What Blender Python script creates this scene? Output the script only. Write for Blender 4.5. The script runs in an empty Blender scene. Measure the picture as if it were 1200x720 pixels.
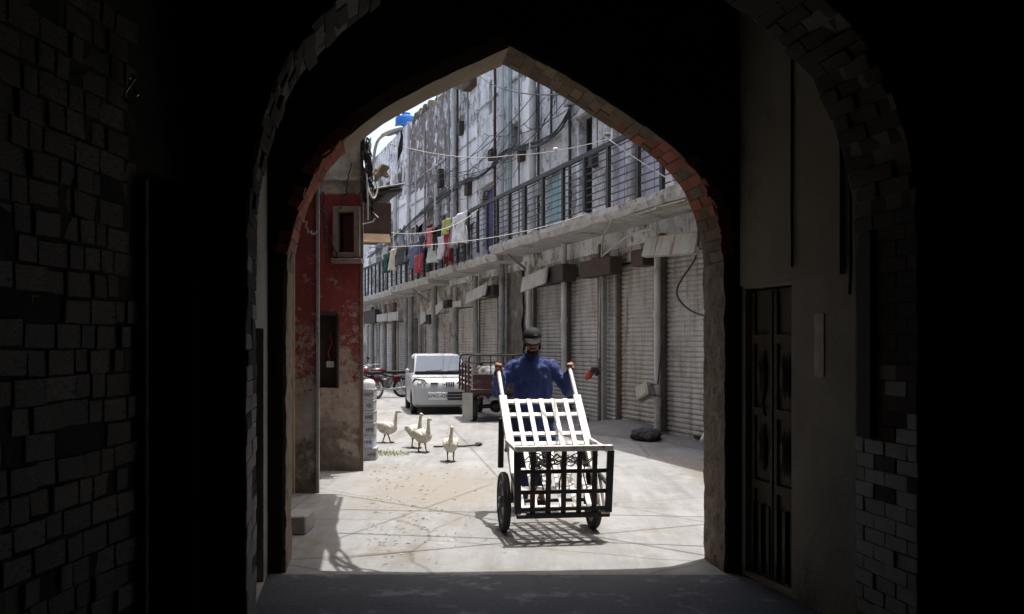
import bpy, bmesh, math, random
from mathutils import Vector, Matrix, Euler, noise
random.seed(7)
R = math.radians
scene = bpy.context.scene
C = scene.collection

# ------------------------------------------------------------------ camera
CAM_H = 1.63
FPX = 1200.0            # focal length in photo pixels (photo is 1200 wide)
HOR = 401.0             # horizon row in the photo
cam = bpy.data.cameras.new('camera')
cam.sensor_width = 36.0
cam.lens = 36.0
cam.shift_y = (HOR - 360.0) / 1200.0
cam.clip_start = 0.05
cam.clip_end = 2000
camo = bpy.data.objects.new('camera', cam)
camo.location = (0, 0, CAM_H)
camo.rotation_euler = (R(90), 0, 0)
C.objects.link(camo)
scene.camera = camo

# ------------------------------------------------------------------ sky and sun
SUNV = Vector((0.13, 0.13, 1.0)).normalized()
elev = math.asin(SUNV.z)
azim = math.atan2(SUNV.x, SUNV.y)
world = bpy.data.worlds.new('World')
scene.world = world
world.use_nodes = True
wn = world.node_tree.nodes
wl = world.node_tree.links
bg = wn['Background']
sky = wn.new('ShaderNodeTexSky')
sky.sky_type = 'NISHITA'
sky.sun_disc = False
sky.sun_elevation = elev
sky.sun_rotation = azim
sky.air_density = 1.0
sky.dust_density = 5.0
sky.ozone_density = 0.6
wl.new(sky.outputs[0], bg.inputs[0])
bg.inputs[1].default_value = 0.15
sun = bpy.data.lights.new('sun', 'SUN')
sun.energy = 2.4
sun.angle = R(0.42)
sun.color = (1.0, 0.965, 0.92)
suno = bpy.data.objects.new('sun', sun)
suno.rotation_euler = SUNV.to_track_quat('Z', 'Y').to_euler()
suno.location = (4, 10, 30)
C.objects.link(suno)

scene.view_settings.view_transform = 'Standard'
scene.view_settings.look = 'None'
scene.view_settings.exposure = 1.33
scene.view_settings.gamma = 1.0
scene.view_settings.use_curve_mapping = False
scene.render.engine = 'CYCLES'
scene.cycles.max_bounces = 10
scene.cycles.diffuse_bounces = 6
scene.cycles.glossy_bounces = 3
scene.cycles.transmission_bounces = 4
scene.cycles.use_denoising = True
scene.cycles.caustics_reflective = False
scene.cycles.caustics_refractive = False
scene.cycles.sample_clamp_indirect = 6.0

# ------------------------------------------------------------------ helpers
def X_of(px, d): return (px - 600.0) / FPX * d
def Z_of(py, d): return CAM_H + (HOR - py) / FPX * d
def D_of(py): return CAM_H * FPX / (py - HOR)          # ground row -> distance

# the shop street runs along U, its right-hand facades face along N
UA = R(17.1)
U = Vector((-math.sin(UA), math.cos(UA), 0))
N = Vector((-math.cos(UA), -math.sin(UA), 0))
P0 = Vector((3.10, 16.17, 0))
FROT = math.atan2(U.y, U.x)
def FP(s, o, z):
    p = P0 + U * s + N * o
    return Vector((p.x, p.y, z))
def S_of(px, o=0.0):
    r = (px - 600.0) / FPX
    return (P0.x + N.x * o - r * (P0.y + N.y * o)) / (-U.x + r * U.y)
def FZ(px, py, o=0.0):
    d = FP(S_of(px, o), o, 0).y
    return Z_of(py, d)

def empty(name, loc=(0, 0, 0), rz=0.0, scale=1.0):
    o = bpy.data.objects.new(name, None)
    o.empty_display_size = 0.2
    o.location = loc
    o.rotation_euler = (0, 0, rz)
    o.scale = (scale,) * 3
    C.objects.link(o)
    return o
def tag(o, label, cat, group=None):
    o['label'] = label
    o['category'] = cat
    if group: o['group'] = group
    return o
def kind(o, k):
    o['kind'] = k
    return o
def thing(name, label, cat, loc=(0, 0, 0), rz=0.0, group=None, scale=1.0):
    return tag(empty(name, loc, rz, scale), label, cat, group)

class MB:
    def __init__(self): self.v = []; self.f = []
    def add(self, vs, fs):
        n = len(self.v)
        self.v += [tuple(p) for p in vs]
        self.f += [tuple(i + n for i in f) for f in fs]
        return self
    def box(self, x0, x1, y0, y1, z0, z1, M=None):
        vs = [Vector(p) for p in ((x0,y0,z0),(x1,y0,z0),(x1,y1,z0),(x0,y1,z0),(x0,y0,z1),(x1,y0,z1),(x1,y1,z1),(x0,y1,z1))]
        if M: vs = [M @ p for p in vs]
        return self.add(vs, [(0,3,2,1),(4,5,6,7),(0,1,5,4),(1,2,6,5),(2,3,7,6),(3,0,4,7)])
    def bar(self, a, b, w, h, up=(0, 0, 1)):
        """rectangular bar from a to b, w across, h along 'up'"""
        a = Vector(a); b = Vector(b)
        t = (b - a).normalized(); up = Vector(up)
        s = t.cross(up)
        if s.length < 1e-4: s = t.cross(Vector((0, 1, 0)))
        s.normalize(); k = s.cross(t).normalized()
        vs = []
        for p in (a, b):
            for i, j in ((-1,-1),(1,-1),(1,1),(-1,1)):
                vs.append(p + s * (i * w / 2) + k * (j * h / 2))
        return self.add(vs, [(0,3,2,1),(4,5,6,7),(0,1,5,4),(1,2,6,5),(2,3,7,6),(3,0,4,7)])
    def tube(self, pts, r, n=8, cap=True):
        pts = [Vector(p) for p in pts]
        rs = r if isinstance(r, (list, tuple)) else [r] * len(pts)
        t0 = (pts[1] - pts[0]).normalized()
        ref = Vector((0, 0, 1)) if abs(t0.z) < 0.9 else Vector((0, 1, 0))
        a = t0.cross(ref).normalized()
        rings = []
        for i, p in enumerate(pts):
            t = (pts[min(i + 1, len(pts) - 1)] - pts[max(i - 1, 0)])
            if t.length < 1e-9: t = t0
            t.normalize()
            a = (a - t * a.dot(t))
            if a.length < 1e-6: a = t.orthogonal()
            a.normalize(); b = t.cross(a)
            rings.append([p + (a * math.cos(2*math.pi*k/n) + b * math.sin(2*math.pi*k/n)) * rs[i] for k in range(n)])
        vs = [q for ring in rings for q in ring]
        fs = []
        for i in range(len(rings) - 1):
            for k in range(n):
                fs.append((i*n+k, i*n+(k+1)%n, (i+1)*n+(k+1)%n, (i+1)*n+k))
        if cap:
            fs.append(tuple(range(n))[::-1]); fs.append(tuple((len(rings)-1)*n + k for k in range(n)))
        return self.add(vs, fs)
    def loft(self, rings, cap=True):
        n = len(rings[0]); vs = [q for ring in rings for q in ring]; fs = []
        for i in range(len(rings) - 1):
            for k in range(n):
                fs.append((i*n+k, i*n+(k+1)%n, (i+1)*n+(k+1)%n, (i+1)*n+k))
        if cap:
            fs.append(tuple(range(n))[::-1]); fs.append(tuple((len(rings)-1)*n + k for k in range(n)))
        return self.add(vs, fs)
    def ell(self, c, rad, M=None, nu=14, nv=9):
        c = Vector(c); vs = []; fs = []
        for j in range(nv + 1):
            ph = -math.pi/2 + math.pi * j / nv
            for i in range(nu):
                th = 2*math.pi*i/nu
                p = Vector((math.cos(ph)*math.cos(th)*rad[0], math.cos(ph)*math.sin(th)*rad[1], math.sin(ph)*rad[2]))
                if M: p = M @ p
                vs.append(c + p)
        for j in range(nv):
            for i in range(nu):
                fs.append((j*nu+i, j*nu+(i+1)%nu, (j+1)*nu+(i+1)%nu, (j+1)*nu+i))
        return self.add(vs, fs)
    def ring(self, c, axis, r_out, r_in, w, n=28):
        """flat-sided wheel ring round axis"""
        c = Vector(c); ax = Vector(axis).normalized(); a = ax.orthogonal().normalized(); b = ax.cross(a)
        rings = []
        bev = (r_out - r_in) * 0.22
        prof = [(r_in,-w/2),(r_out-bev,-w/2),(r_out,-w/4),(r_out,w/4),(r_out-bev,w/2),(r_in,w/2)]
        for k in range(n + 1):
            t = 2*math.pi*k/n
            e = a*math.cos(t) + b*math.sin(t)
            rings.append([c + e*r + ax*h for r, h in prof])
        return self.loft(rings, cap=False)
    def disc(self, c, axis, r, w, n=20):
        c = Vector(c); ax = Vector(axis).normalized()
        return self.tube([c - ax*w/2, c + ax*w/2], r, n)
    def mesh(self, name):
        me = bpy.data.meshes.new(name)
        me.from_pydata(self.v, [], self.f)
        me.validate(); me.update()
        return me
    def build(self, name, m, parent=None, smooth=False, bevel=0.0, seg=1, fix=True):
        me = self.mesh(name)
        if fix:
            bm = bmesh.new(); bm.from_mesh(me)
            bmesh.ops.recalc_face_normals(bm, faces=bm.faces)
            bm.to_mesh(me); bm.free()
        me.materials.append(m)
        if smooth:
            for p in me.polygons: p.use_smooth = True
            if smooth != 'all':
                try: me.set_sharp_from_angle(angle=R(42))
                except Exception: pass
        o = bpy.data.objects.new(name, me)
        C.objects.link(o)
        o.parent = parent
        if bevel:
            bv = o.modifiers.new('bevel', 'BEVEL'); bv.width = bevel; bv.segments = seg; bv.limit_method = 'ANGLE'
        return o

SCR = bpy.data.scenes.new('scratch')
def remesh(mb, name, m, parent=None, voxel=0.012, smooth_it=4, disp=0.0, dscale=8.0):
    """melt a set of overlapping shapes into one continuous skin"""
    me = mb.mesh('tmp')
    bm = bmesh.new(); bm.from_mesh(me); bmesh.ops.remove_doubles(bm, verts=bm.verts, dist=1e-5); bmesh.ops.dissolve_degenerate(bm, edges=bm.edges, dist=1e-6); bmesh.ops.recalc_face_normals(bm, faces=bm.faces); bm.to_mesh(me); bm.free()
    o = bpy.data.objects.new('tmp', me); C.objects.link(o)
    r = o.modifiers.new('r', 'REMESH'); r.mode = 'VOXEL'; r.voxel_size = voxel
    s = o.modifiers.new('s', 'SMOOTH'); s.iterations = smooth_it; s.factor = 0.5
    C.objects.unlink(o); SCR.collection.objects.link(o)
    vl = SCR.view_layers[0]; vl.update(); dg = vl.depsgraph
    nm = bpy.data.meshes.new_from_object(o.evaluated_get(dg))
    bpy.data.objects.remove(o); bpy.data.meshes.remove(me)
    nm.name = name
    if disp:
        nrms = [v.normal.copy() for v in nm.vertices]
        for v, vn in zip(nm.vertices, nrms):
            p = v.co * dscale
            v.co += vn * disp * (noise.noise(Vector((p.x, p.y, p.z * 0.45))) + 0.5 * noise.noise(p * 2.3))
    for p in nm.polygons: p.use_smooth = True
    nm.materials.clear()
    nm.materials.append(m)
    o = bpy.data.objects.new(name, nm); C.objects.link(o); o.parent = parent
    return o

def copy_tree(o, parent=None):
    c = o.copy(); C.objects.link(c); c.parent = parent
    for ch in list(o.children): copy_tree(ch, c)
    return c

def text_mesh(body, size, m, name, parent, M, extrude=0.001, sx=1.0):
    cu = bpy.data.curves.new('t', 'FONT'); cu.body = body; cu.size = size; cu.extrude = extrude
    cu.align_x = 'CENTER'; cu.align_y = 'CENTER'
    o = bpy.data.objects.new('t', cu); SCR.collection.objects.link(o)
    vl = SCR.view_layers[0]; vl.update(); dg = vl.depsgraph
    me = bpy.data.meshes.new_from_object(o.evaluated_get(dg))
    bpy.data.objects.remove(o); bpy.data.curves.remove(cu)
    for v in me.vertices: v.co.x *= sx
    me.transform(M); me.materials.clear(); me.materials.append(m); me.name = name
    o = bpy.data.objects.new(name, me); C.objects.link(o); o.parent = parent
    return o

# ------------------------------------------------------------------ materials
def mat(name, c1, c2=None, scale=4.0, rough=0.85, bump=0.25, bscale=60.0, c3=None, thr=0.6, s3=1.5,
        metallic=0.0, rnd=0.0, bdist=0.01, stretch=(1, 1, 1), spec=0.3, streak=None):
    m = bpy.data.materials.new(name); m.use_nodes = True
    nt = m.node_tree; nd = nt.nodes; lk = nt.links
    b = nd['Principled BSDF']
    b.inputs['Roughness'].default_value = rough
    b.inputs['Metallic'].default_value = metallic
    b.inputs['Specular IOR Level'].default_value = spec
    tc = nd.new('ShaderNodeTexCoord')
    mp = nd.new('ShaderNodeMapping'); mp.inputs['Scale'].default_value = stretch
    lk.new(tc.outputs['Object'], mp.inputs[0])
    vec = mp.outputs[0]
    c2 = c2 or tuple(x * 0.75 for x in c1)
    n1 = nd.new('ShaderNodeTexNoise'); n1.inputs['Scale'].default_value = scale; n1.inputs['Detail'].default_value = 9; n1.inputs['Roughness'].default_value = 0.65
    lk.new(vec, n1.inputs['Vector'])
    r1 = nd.new('ShaderNodeValToRGB')
    r1.color_ramp.elements[0].position = 0.33; r1.color_ramp.elements[1].position = 0.67
    r1.color_ramp.elements[0].color = (*c1, 1); r1.color_ramp.elements[1].color = (*c2, 1)
    lk.new(n1.outputs['Fac'], r1.inputs[0])
    col = r1.outputs[0]
    def layer(col, c, sc, t, st=(1, 1, 1), soft=0.06, det=8):
        mp2 = nd.new('ShaderNodeMapping'); mp2.inputs['Scale'].default_value = st; mp2.inputs['Location'].default_value = (random.random()*9, random.random()*9, random.random()*9)
        lk.new(tc.outputs['Object'], mp2.inputs[0])
        n = nd.new('ShaderNodeTexNoise'); n.inputs['Scale'].default_value = sc; n.inputs['Detail'].default_value = det; n.inputs['Roughness'].default_value = 0.7
        lk.new(mp2.outputs[0], n.inputs['Vector'])
        rp = nd.new('ShaderNodeValToRGB'); rp.color_ramp.elements[0].position = t - soft; rp.color_ramp.elements[1].position = t + soft
        lk.new(n.outputs['Fac'], rp.inputs[0])
        mx = nd.new('ShaderNodeMix'); mx.data_type = 'RGBA'
        lk.new(rp.outputs[0], mx.inputs['Factor']); lk.new(col, mx.inputs['A']); mx.inputs['B'].default_value = (*c, 1)
        return mx.outputs['Result']
    if c3: col = layer(col, c3, s3, thr)
    if streak:
        for (c, sc, t, st, soft) in streak: col = layer(col, c, sc, t, st, soft)
    if rnd:
        oi = nd.new('ShaderNodeObjectInfo')
        mr = nd.new('ShaderNodeMapRange'); mr.inputs['To Min'].default_value = 1 - rnd; mr.inputs['To Max'].default_value = 1 + rnd
        lk.new(oi.outputs['Random'], mr.inputs['Value'])
        hs = nd.new('ShaderNodeHueSaturation'); lk.new(mr.outputs[0], hs.inputs['Value']); lk.new(col, hs.inputs['Color'])
        col = hs.outputs[0]
    lk.new(col, b.inputs['Base Color'])
    if bump:
        n2 = nd.new('ShaderNodeTexNoise'); n2.inputs['Scale'].default_value = bscale; n2.inputs['Detail'].default_value = 6
        lk.new(vec, n2.inputs['Vector'])
        bp = nd.new('ShaderNodeBump'); bp.inputs['Strength'].default_value = bump; bp.inputs['Distance'].default_value = bdist
        lk.new(n2.outputs['Fac'], bp.inputs['Height']); lk.new(bp.outputs[0], b.inputs['Normal'])
    return m

def old_wall(name, plaster, stain, brick, t_brick=0.55, t_stain=0.5, bsc=1.0, swap=True, seed=0.0):
    """weathered plaster falling off old brickwork; real colours of the wall itself"""
    m = bpy.data.materials.new(name); m.use_nodes = True
    nt = m.node_tree; nd = nt.nodes; lk = nt.links; b = nd['Principled BSDF']
    b.inputs['Roughness'].default_value = 0.92; b.inputs['Specular IOR Level'].default_value = 0.15
    tc = nd.new('ShaderNodeTexCoord')
    sp = nd.new('ShaderNodeSeparateXYZ'); lk.new(tc.outputs['Object'], sp.inputs[0])
    cb = nd.new('ShaderNodeCombineXYZ')
    lk.new(sp.outputs['X'], cb.inputs['X']); lk.new(sp.outputs['Z'], cb.inputs['Y']); lk.new(sp.outputs['Y'], cb.inputs['Z'])
    bt = nd.new('ShaderNodeTexBrick'); bt.inputs['Scale'].default_value = 1.0
    bt.inputs['Brick Width'].default_value = 0.23; bt.inputs['Row Height'].default_value = 0.075; bt.inputs['Mortar Size'].default_value = 0.012
    bt.inputs['Color1'].default_value = (*brick, 1); bt.inputs['Color2'].default_value = (*[x*0.55 for x in brick], 1); bt.inputs['Mortar'].default_value = (*[min(1, x*1.7 + 0.03) for x in brick], 1)
    lk.new(cb.outputs[0], bt.inputs['Vector'])
    def nz(sc, det=9, rough=0.68, st=(1, 1, 1)):
        mp = nd.new('ShaderNodeMapping'); mp.inputs['Scale'].default_value = st; mp.inputs['Location'].default_value = (seed + sc, seed*1.7 + sc*0.3, seed*0.6)
        lk.new(tc.outputs['Object'], mp.inputs[0])
        n = nd.new('ShaderNodeTexNoise'); n.inputs['Scale'].default_value = sc; n.inputs['Detail'].default_value = det; n.inputs['Roughness'].default_value = rough
        lk.new(mp.outputs[0], n.inputs['Vector']); return n.outputs['Fac']
    def ramp(v, a, bb):
        r = nd.new('ShaderNodeValToRGB'); r.color_ramp.elements[0].position = a; r.color_ramp.elements[1].position = bb
        lk.new(v, r.inputs[0]); return r.outputs[0]
    def mix(f, a, bb):
        mx = nd.new('ShaderNodeMix'); mx.data_type = 'RGBA'; lk.new(f, mx.inputs['Factor'])
        for s, k in ((a, 'A'), (bb, 'B')):
            if isinstance(s, tuple): mx.inputs[k].default_value = (*s, 1)
            else: lk.new(s, mx.inputs[k])
        return mx.outputs['Result']
    base = mix(ramp(nz(1.7), 0.40, 0.60), tuple(min(.7, x*1.2) for x in plaster), tuple(x*0.70 for x in plaster))
    base = mix(ramp(nz(0.6, det=12, rough=.72), .50, .54), base, tuple(min(.72, x*1.38) for x in plaster))
    base = mix(ramp(nz(2.6, det=12, rough=.8), .56, .60), base, tuple(x*.5 for x in plaster))
    bm_ = ramp(nz(0.75*bsc, det=14, rough=0.78), t_brick - 0.01, t_brick + 0.012)
    base = mix(bm_, base, bt.outputs['Color'])
    base = mix(ramp(nz(1.0, det=11, rough=.74, st=(3.2, 1, 0.30)), t_stain + 0.01, t_stain + 0.13), base, stain)
    base = mix(ramp(nz(4.2, det=10, rough=0.85), 0.565, 0.61), base, tuple(x*0.24 for x in plaster))
    base = mix(ramp(nz(4.8, det=9, rough=0.85), 0.55, 0.59), base, tuple(min(0.78, x*1.4) for x in plaster))
    lk.new(base, b.inputs['Base Color'])
    bp = nd.new('ShaderNodeBump'); bp.inputs['Strength'].default_value = 0.9; bp.inputs['Distance'].default_value = 0.04
    mth = nd.new('ShaderNodeMath'); mth.operation = 'MULTIPLY_ADD'; lk.new(bm_, mth.inputs[0]); mth.inputs[1].default_value = -0.6
    lk.new(nz(14.0, det=8), mth.inputs[2]); lk.new(mth.outputs[0], bp.inputs['Height']); lk.new(bp.outputs[0], b.inputs['Normal'])
    return m

def peel_red(name):
    """red paint flaking from plaster; the lowest metre worn to bare dirty masonry"""
    m = bpy.data.materials.new(name); m.use_nodes = True
    nt = m.node_tree; nd = nt.nodes; lk = nt.links; b = nd['Principled BSDF']
    b.inputs['Roughness'].default_value = 0.75; b.inputs['Specular IOR Level'].default_value = 0.3
    tc = nd.new('ShaderNodeTexCoord'); sp = nd.new('ShaderNodeSeparateXYZ'); lk.new(tc.outputs['Object'], sp.inputs[0])
    def nz(sc, det=9, rough=0.7, off=0):
        mp = nd.new('ShaderNodeMapping'); mp.inputs['Location'].default_value = (off, off*1.3, off*0.7); lk.new(tc.outputs['Object'], mp.inputs[0])
        n = nd.new('ShaderNodeTexNoise'); n.inputs['Scale'].default_value = sc; n.inputs['Detail'].default_value = det; n.inputs['Roughness'].default_value = rough
        lk.new(mp.outputs[0], n.inputs['Vector']); return n.outputs['Fac']
    def math2(op, a, bb):
        n = nd.new('ShaderNodeMath'); n.operation = op
        for i, s in enumerate((a, bb)):
            if isinstance(s, (int, float)): n.inputs[i].default_value = s
            else: lk.new(s, n.inputs[i])
        return n.outputs[0]
    def ramp(v, a, bb):
        r = nd.new('ShaderNodeValToRGB'); r.color_ramp.elements[0].position = a; r.color_ramp.elements[1].position = bb
        lk.new(v, r.inputs[0]); return r.outputs[0]
    def mix(f, a, bb):
        mx = nd.new('ShaderNodeMix'); mx.data_type = 'RGBA'; lk.new(f, mx.inputs['Factor'])
        for s, k in ((a, 'A'), (bb, 'B')):
            if isinstance(s, tuple): mx.inputs[k].default_value = (*s, 1)
            else: lk.new(s, mx.inputs[k])
        return mx.outputs['Result']
    z = sp.outputs['Z']
    red = mix(ramp(nz(3), 0.35, 0.7), (0.24, 0.052, 0.050), (0.14, 0.034, 0.034))
    plas = mix(ramp(nz(5, off=3), 0.35, 0.65), (0.42, 0.36, 0.31), (0.22, 0.18, 0.15))
    base = mix(ramp(nz(6, off=5), 0.35, 0.65), (0.22, 0.18, 0.145), (0.095, 0.078, 0.064))
    # paint survives higher up: threshold moves with height
    wear = math2('ADD', math2('ADD', math2('MULTIPLY', nz(2.2, det=14, rough=0.85, off=8), .55), math2('MULTIPLY', nz(13, det=10, rough=0.85, off=4), .45)), math2('MULTIPLY', math2('SUBTRACT', 1.9, z), 0.085))
    c = mix(ramp(wear, 0.516, 0.532), red, plas)
    wear2 = math2('ADD', nz(2.4, det=10, off=11), math2('MULTIPLY', math2('SUBTRACT', 0.62, z), 0.3))
    c = mix(ramp(wear2, 0.52, 0.60), c, base)
    # above the band the wall was never painted red
    top = math2('ADD', z, math2('MULTIPLY', nz(1.5, off=2), 0.12))
    c = mix(ramp(math2('MULTIPLY', top, 0.2), (3.56)*0.2, (3.57)*0.2), c, mix(ramp(nz(4, off=9), 0.4, 0.66), (0.42, 0.40, 0.36), (0.15, 0.14, 0.12)))
    lk.new(c, b.inputs['Base Color'])
    bp = nd.new('ShaderNodeBump'); bp.inputs['Strength'].default_value = 0.5; bp.inputs['Distance'].default_value = 0.015
    hh = math2('ADD', nz(18, off=1), math2('MULTIPLY', ramp(wear, 0.516, 0.532), -0.4))
    lk.new(hh, bp.inputs['Height']); lk.new(bp.outputs[0], b.inputs['Normal'])
    return m

M_ = {}
M_['ground'] = mat('street concrete', (0.252, 0.256, 0.257), (0.212, 0.215, 0.216), 1.3, 0.95, 0.35, 55, c3=(0.195, 0.18, 0.155), thr=0.60, s3=0.55, spec=0.15,
    streak=[((0.14, 0.12, 0.095), 9.0, 0.69, (1, 1, 1), 0.03), ((0.28, 0.283, 0.283), 2.1, 0.60, (1, 1, 1), 0.08)])
def dust_drift(m, cx, cy, rx, ry, col):
    nt = m.node_tree; nd = nt.nodes; lk = nt.links; b = nd['Principled BSDF']
    old = b.inputs['Base Color'].links[0].from_socket
    tc = nd.new('ShaderNodeTexCoord'); mp = nd.new('ShaderNodeMapping'); mp.inputs['Location'].default_value = (-cx/rx, -cy/ry, 0); mp.inputs['Scale'].default_value = (1/rx, 1/ry, 0)
    lk.new(tc.outputs['Object'], mp.inputs[0])
    ln = nd.new('ShaderNodeVectorMath'); ln.operation = 'LENGTH'; lk.new(mp.outputs[0], ln.inputs[0])
    n = nd.new('ShaderNodeTexNoise'); n.inputs['Scale'].default_value = 3.2; n.inputs['Detail'].default_value = 12; n.inputs['Roughness'].default_value = .75; lk.new(tc.outputs['Object'], n.inputs['Vector'])
    ad = nd.new('ShaderNodeMath'); ad.operation = 'MULTIPLY_ADD'; lk.new(ln.outputs['Value'], ad.inputs[0]); ad.inputs[1].default_value = .32; lk.new(n.outputs['Fac'], ad.inputs[2])
    rp = nd.new('ShaderNodeValToRGB'); rp.color_ramp.elements[0].position = .60; rp.color_ramp.elements[1].position = .80
    rp.color_ramp.elements[0].color = (1, 1, 1, 1); rp.color_ramp.elements[1].color = (0, 0, 0, 1); lk.new(ad.outputs[0], rp.inputs[0])
    mx = nd.new('ShaderNodeMix'); mx.data_type = 'RGBA'; lk.new(rp.outputs[0], mx.inputs['Factor']); lk.new(old, mx.inputs['A']); mx.inputs['B'].default_value = (*col, 1)
    lk.new(mx.outputs['Result'], b.inputs['Base Color'])
def ground_wear(m):
    nt = m.node_tree; nd = nt.nodes; lk = nt.links; b = nd['Principled BSDF']
    old = b.inputs['Base Color'].links[0].from_socket
    tc = nd.new('ShaderNodeTexCoord')
    ns = nd.new('ShaderNodeTexNoise'); ns.inputs['Scale'].default_value = 1.6; ns.inputs['Detail'].default_value = 8; lk.new(tc.outputs['Object'], ns.inputs['Vector'])
    mxv = nd.new('ShaderNodeMix'); mxv.data_type = 'RGBA'; mxv.inputs['Factor'].default_value = .12; lk.new(tc.outputs['Object'], mxv.inputs['A']); lk.new(ns.outputs['Color'], mxv.inputs['B'])
    vo = nd.new('ShaderNodeTexVoronoi'); vo.feature = 'DISTANCE_TO_EDGE'; vo.inputs['Scale'].default_value = .55; lk.new(mxv.outputs['Result'], vo.inputs['Vector'])
    rp = nd.new('ShaderNodeValToRGB'); rp.color_ramp.elements[0].position = .002; rp.color_ramp.elements[1].position = .008
    rp.color_ramp.elements[0].color = (.70, .68, .65, 1); rp.color_ramp.elements[1].color = (1, 1, 1, 1); lk.new(vo.outputs['Distance'], rp.inputs[0])
    mp = nd.new('ShaderNodeMapping'); mp.inputs['Rotation'].default_value = (0, 0, -UA); mp.inputs['Scale'].default_value = (2.2, .25, 1); lk.new(tc.outputs['Object'], mp.inputs[0])
    n2 = nd.new('ShaderNodeTexNoise'); n2.inputs['Scale'].default_value = 1.5; n2.inputs['Detail'].default_value = 10; n2.inputs['Roughness'].default_value = .7; lk.new(mp.outputs[0], n2.inputs['Vector'])
    r2 = nd.new('ShaderNodeValToRGB'); r2.color_ramp.elements[0].position = .45; r2.color_ramp.elements[1].position = .72
    r2.color_ramp.elements[0].color = (1, 1, 1, 1); r2.color_ramp.elements[1].color = (.70, .68, .64, 1); lk.new(n2.outputs['Fac'], r2.inputs[0])
    col = old
    for s in (rp.outputs[0], r2.outputs[0]):
        mx = nd.new('ShaderNodeMix'); mx.data_type = 'RGBA'; mx.blend_type = 'MULTIPLY'; mx.inputs['Factor'].default_value = 1.0; lk.new(col, mx.inputs['A']); lk.new(s, mx.inputs['B']); col = mx.outputs['Result']
    lk.new(col, b.inputs['Base Color'])
ground_wear(M_['ground'])
dust_drift(M_['ground'], -0.9, 11.4, 1.2, 2.4, (0.212, 0.200, 0.178))
dust_drift(M_['ground'], 2.6, 13.0, .8, 2.2, (0.18, 0.17, 0.15))
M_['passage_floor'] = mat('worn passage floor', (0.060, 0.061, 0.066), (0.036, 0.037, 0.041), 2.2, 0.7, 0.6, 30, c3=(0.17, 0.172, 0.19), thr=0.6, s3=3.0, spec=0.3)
M_['soot'] = mat('sooty masonry', (0.055, 0.05, 0.045), (0.03, 0.028, 0.026), 2.5, 0.95, 0.6, 18, bdist=0.03)  # near-black colour carries the shade of the unlit passage faces
M_['brick_dusty'] = mat('dusty old brick', (0.27, 0.20, 0.135), (0.17, 0.12, 0.08), 9, 0.95, 0.7, 45, c3=(0.10, 0.075, 0.055), thr=0.62, s3=9, rnd=0.3)
M_['brick_red'] = mat('raw red brick', (0.40, 0.13, 0.075), (0.26, 0.085, 0.05), 9, 0.95, 0.7, 45, c3=(0.20, 0.15, 0.11), thr=0.62, s3=9, rnd=0.3)
M_['brick_grey'] = mat('grimy grey brick', (0.46, 0.435, 0.39), (0.31, 0.29, 0.255), 8, 0.48, 1.0, 40, c3=(0.10, 0.094, 0.085), thr=0.58, s3=8, rnd=0.2, spec=0.9)
M_['brick_soot'] = mat('sooty brick', (0.085, 0.07, 0.055), (0.05, 0.042, 0.034), 8, 0.9, 0.8, 40, rnd=0.25, c3=(0.11, 0.06, 0.04), thr=.62, s3=6)  # brick colour darkened to match the shaded inner arch
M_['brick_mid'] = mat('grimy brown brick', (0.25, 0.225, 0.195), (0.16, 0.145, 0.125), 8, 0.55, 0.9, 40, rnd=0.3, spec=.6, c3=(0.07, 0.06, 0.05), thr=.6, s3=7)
M_['brick_wall'] = mat('worn passage brick', (0.36, 0.335, 0.295), (0.22, 0.205, 0.18), 9, 0.5, 1.0, 38, c3=(0.09, 0.083, 0.075), thr=0.57, s3=9, rnd=0.18, spec=0.8)
M_['mortar_bed'] = mat('dusty mortar bed', (0.17, 0.135, 0.095), (0.10, 0.08, 0.058), 9, 0.98, 0.8, 40)
M_['jamb_plaster'] = mat('worn jamb plaster', (0.26, 0.205, 0.15), (0.16, 0.125, 0.095), 7, 0.95, 0.8, 30, c3=(0.06, 0.05, 0.04), thr=.6, s3=8)
M_['dim_plaster'] = mat('dim plaster', (0.20, 0.187, 0.165), (0.125, 0.117, 0.103), 2.2, 0.95, 0.6, 20)
M_['mortar'] = mat('crumbling mortar', (0.15, 0.13, 0.11), (0.085, 0.075, 0.063), 8, 0.98, 0.8, 35)
M_['arch_plaster'] = mat('arch plaster', (0.34, 0.28, 0.205), (0.27, 0.22, 0.16), 3, 0.95, 0.5, 40)
M_['pplaster'] = mat('passage plaster', (0.40, 0.38, 0.335), (0.27, 0.255, 0.225), 1.6, 0.8, 0.5, 25, c3=(0.07, 0.048, 0.045), thr=0.64, s3=1.3)
M_['door_wood'] = mat('old dark door wood', (0.16, 0.13, 0.10), (0.08, 0.067, 0.053), 3, 0.7, 0.5, 30, stretch=(1, 1, 0.15))
M_['iron'] = mat('dark iron', (0.04, 0.038, 0.036), (0.022, 0.02, 0.02), 8, 0.55, 0.3, 60, metallic=0.4)
M_['black'] = mat('black paint', (0.012, 0.012, 0.013), (0.02, 0.019, 0.018), 8, 0.6, 0.15, 60)
M_['rail'] = mat('dark railing paint', (0.025, 0.026, 0.03), (0.04, 0.036, 0.034), 7, 0.55, 0.2, 60)
M_['slab'] = mat('balcony concrete', (0.50, 0.485, 0.455), (0.34, 0.325, 0.305), 3.0, 0.95, 0.9, 22, c3=(0.15, 0.14, 0.125), thr=0.6, s3=2.2, bdist=0.02)
M_['stone'] = mat('rough stone', (0.17, 0.15, 0.125), (0.085, 0.075, 0.065), 4.5, 0.95, 1.0, 9, c3=(0.26, 0.24, 0.21), thr=0.63, s3=3, bdist=0.06)
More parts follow.
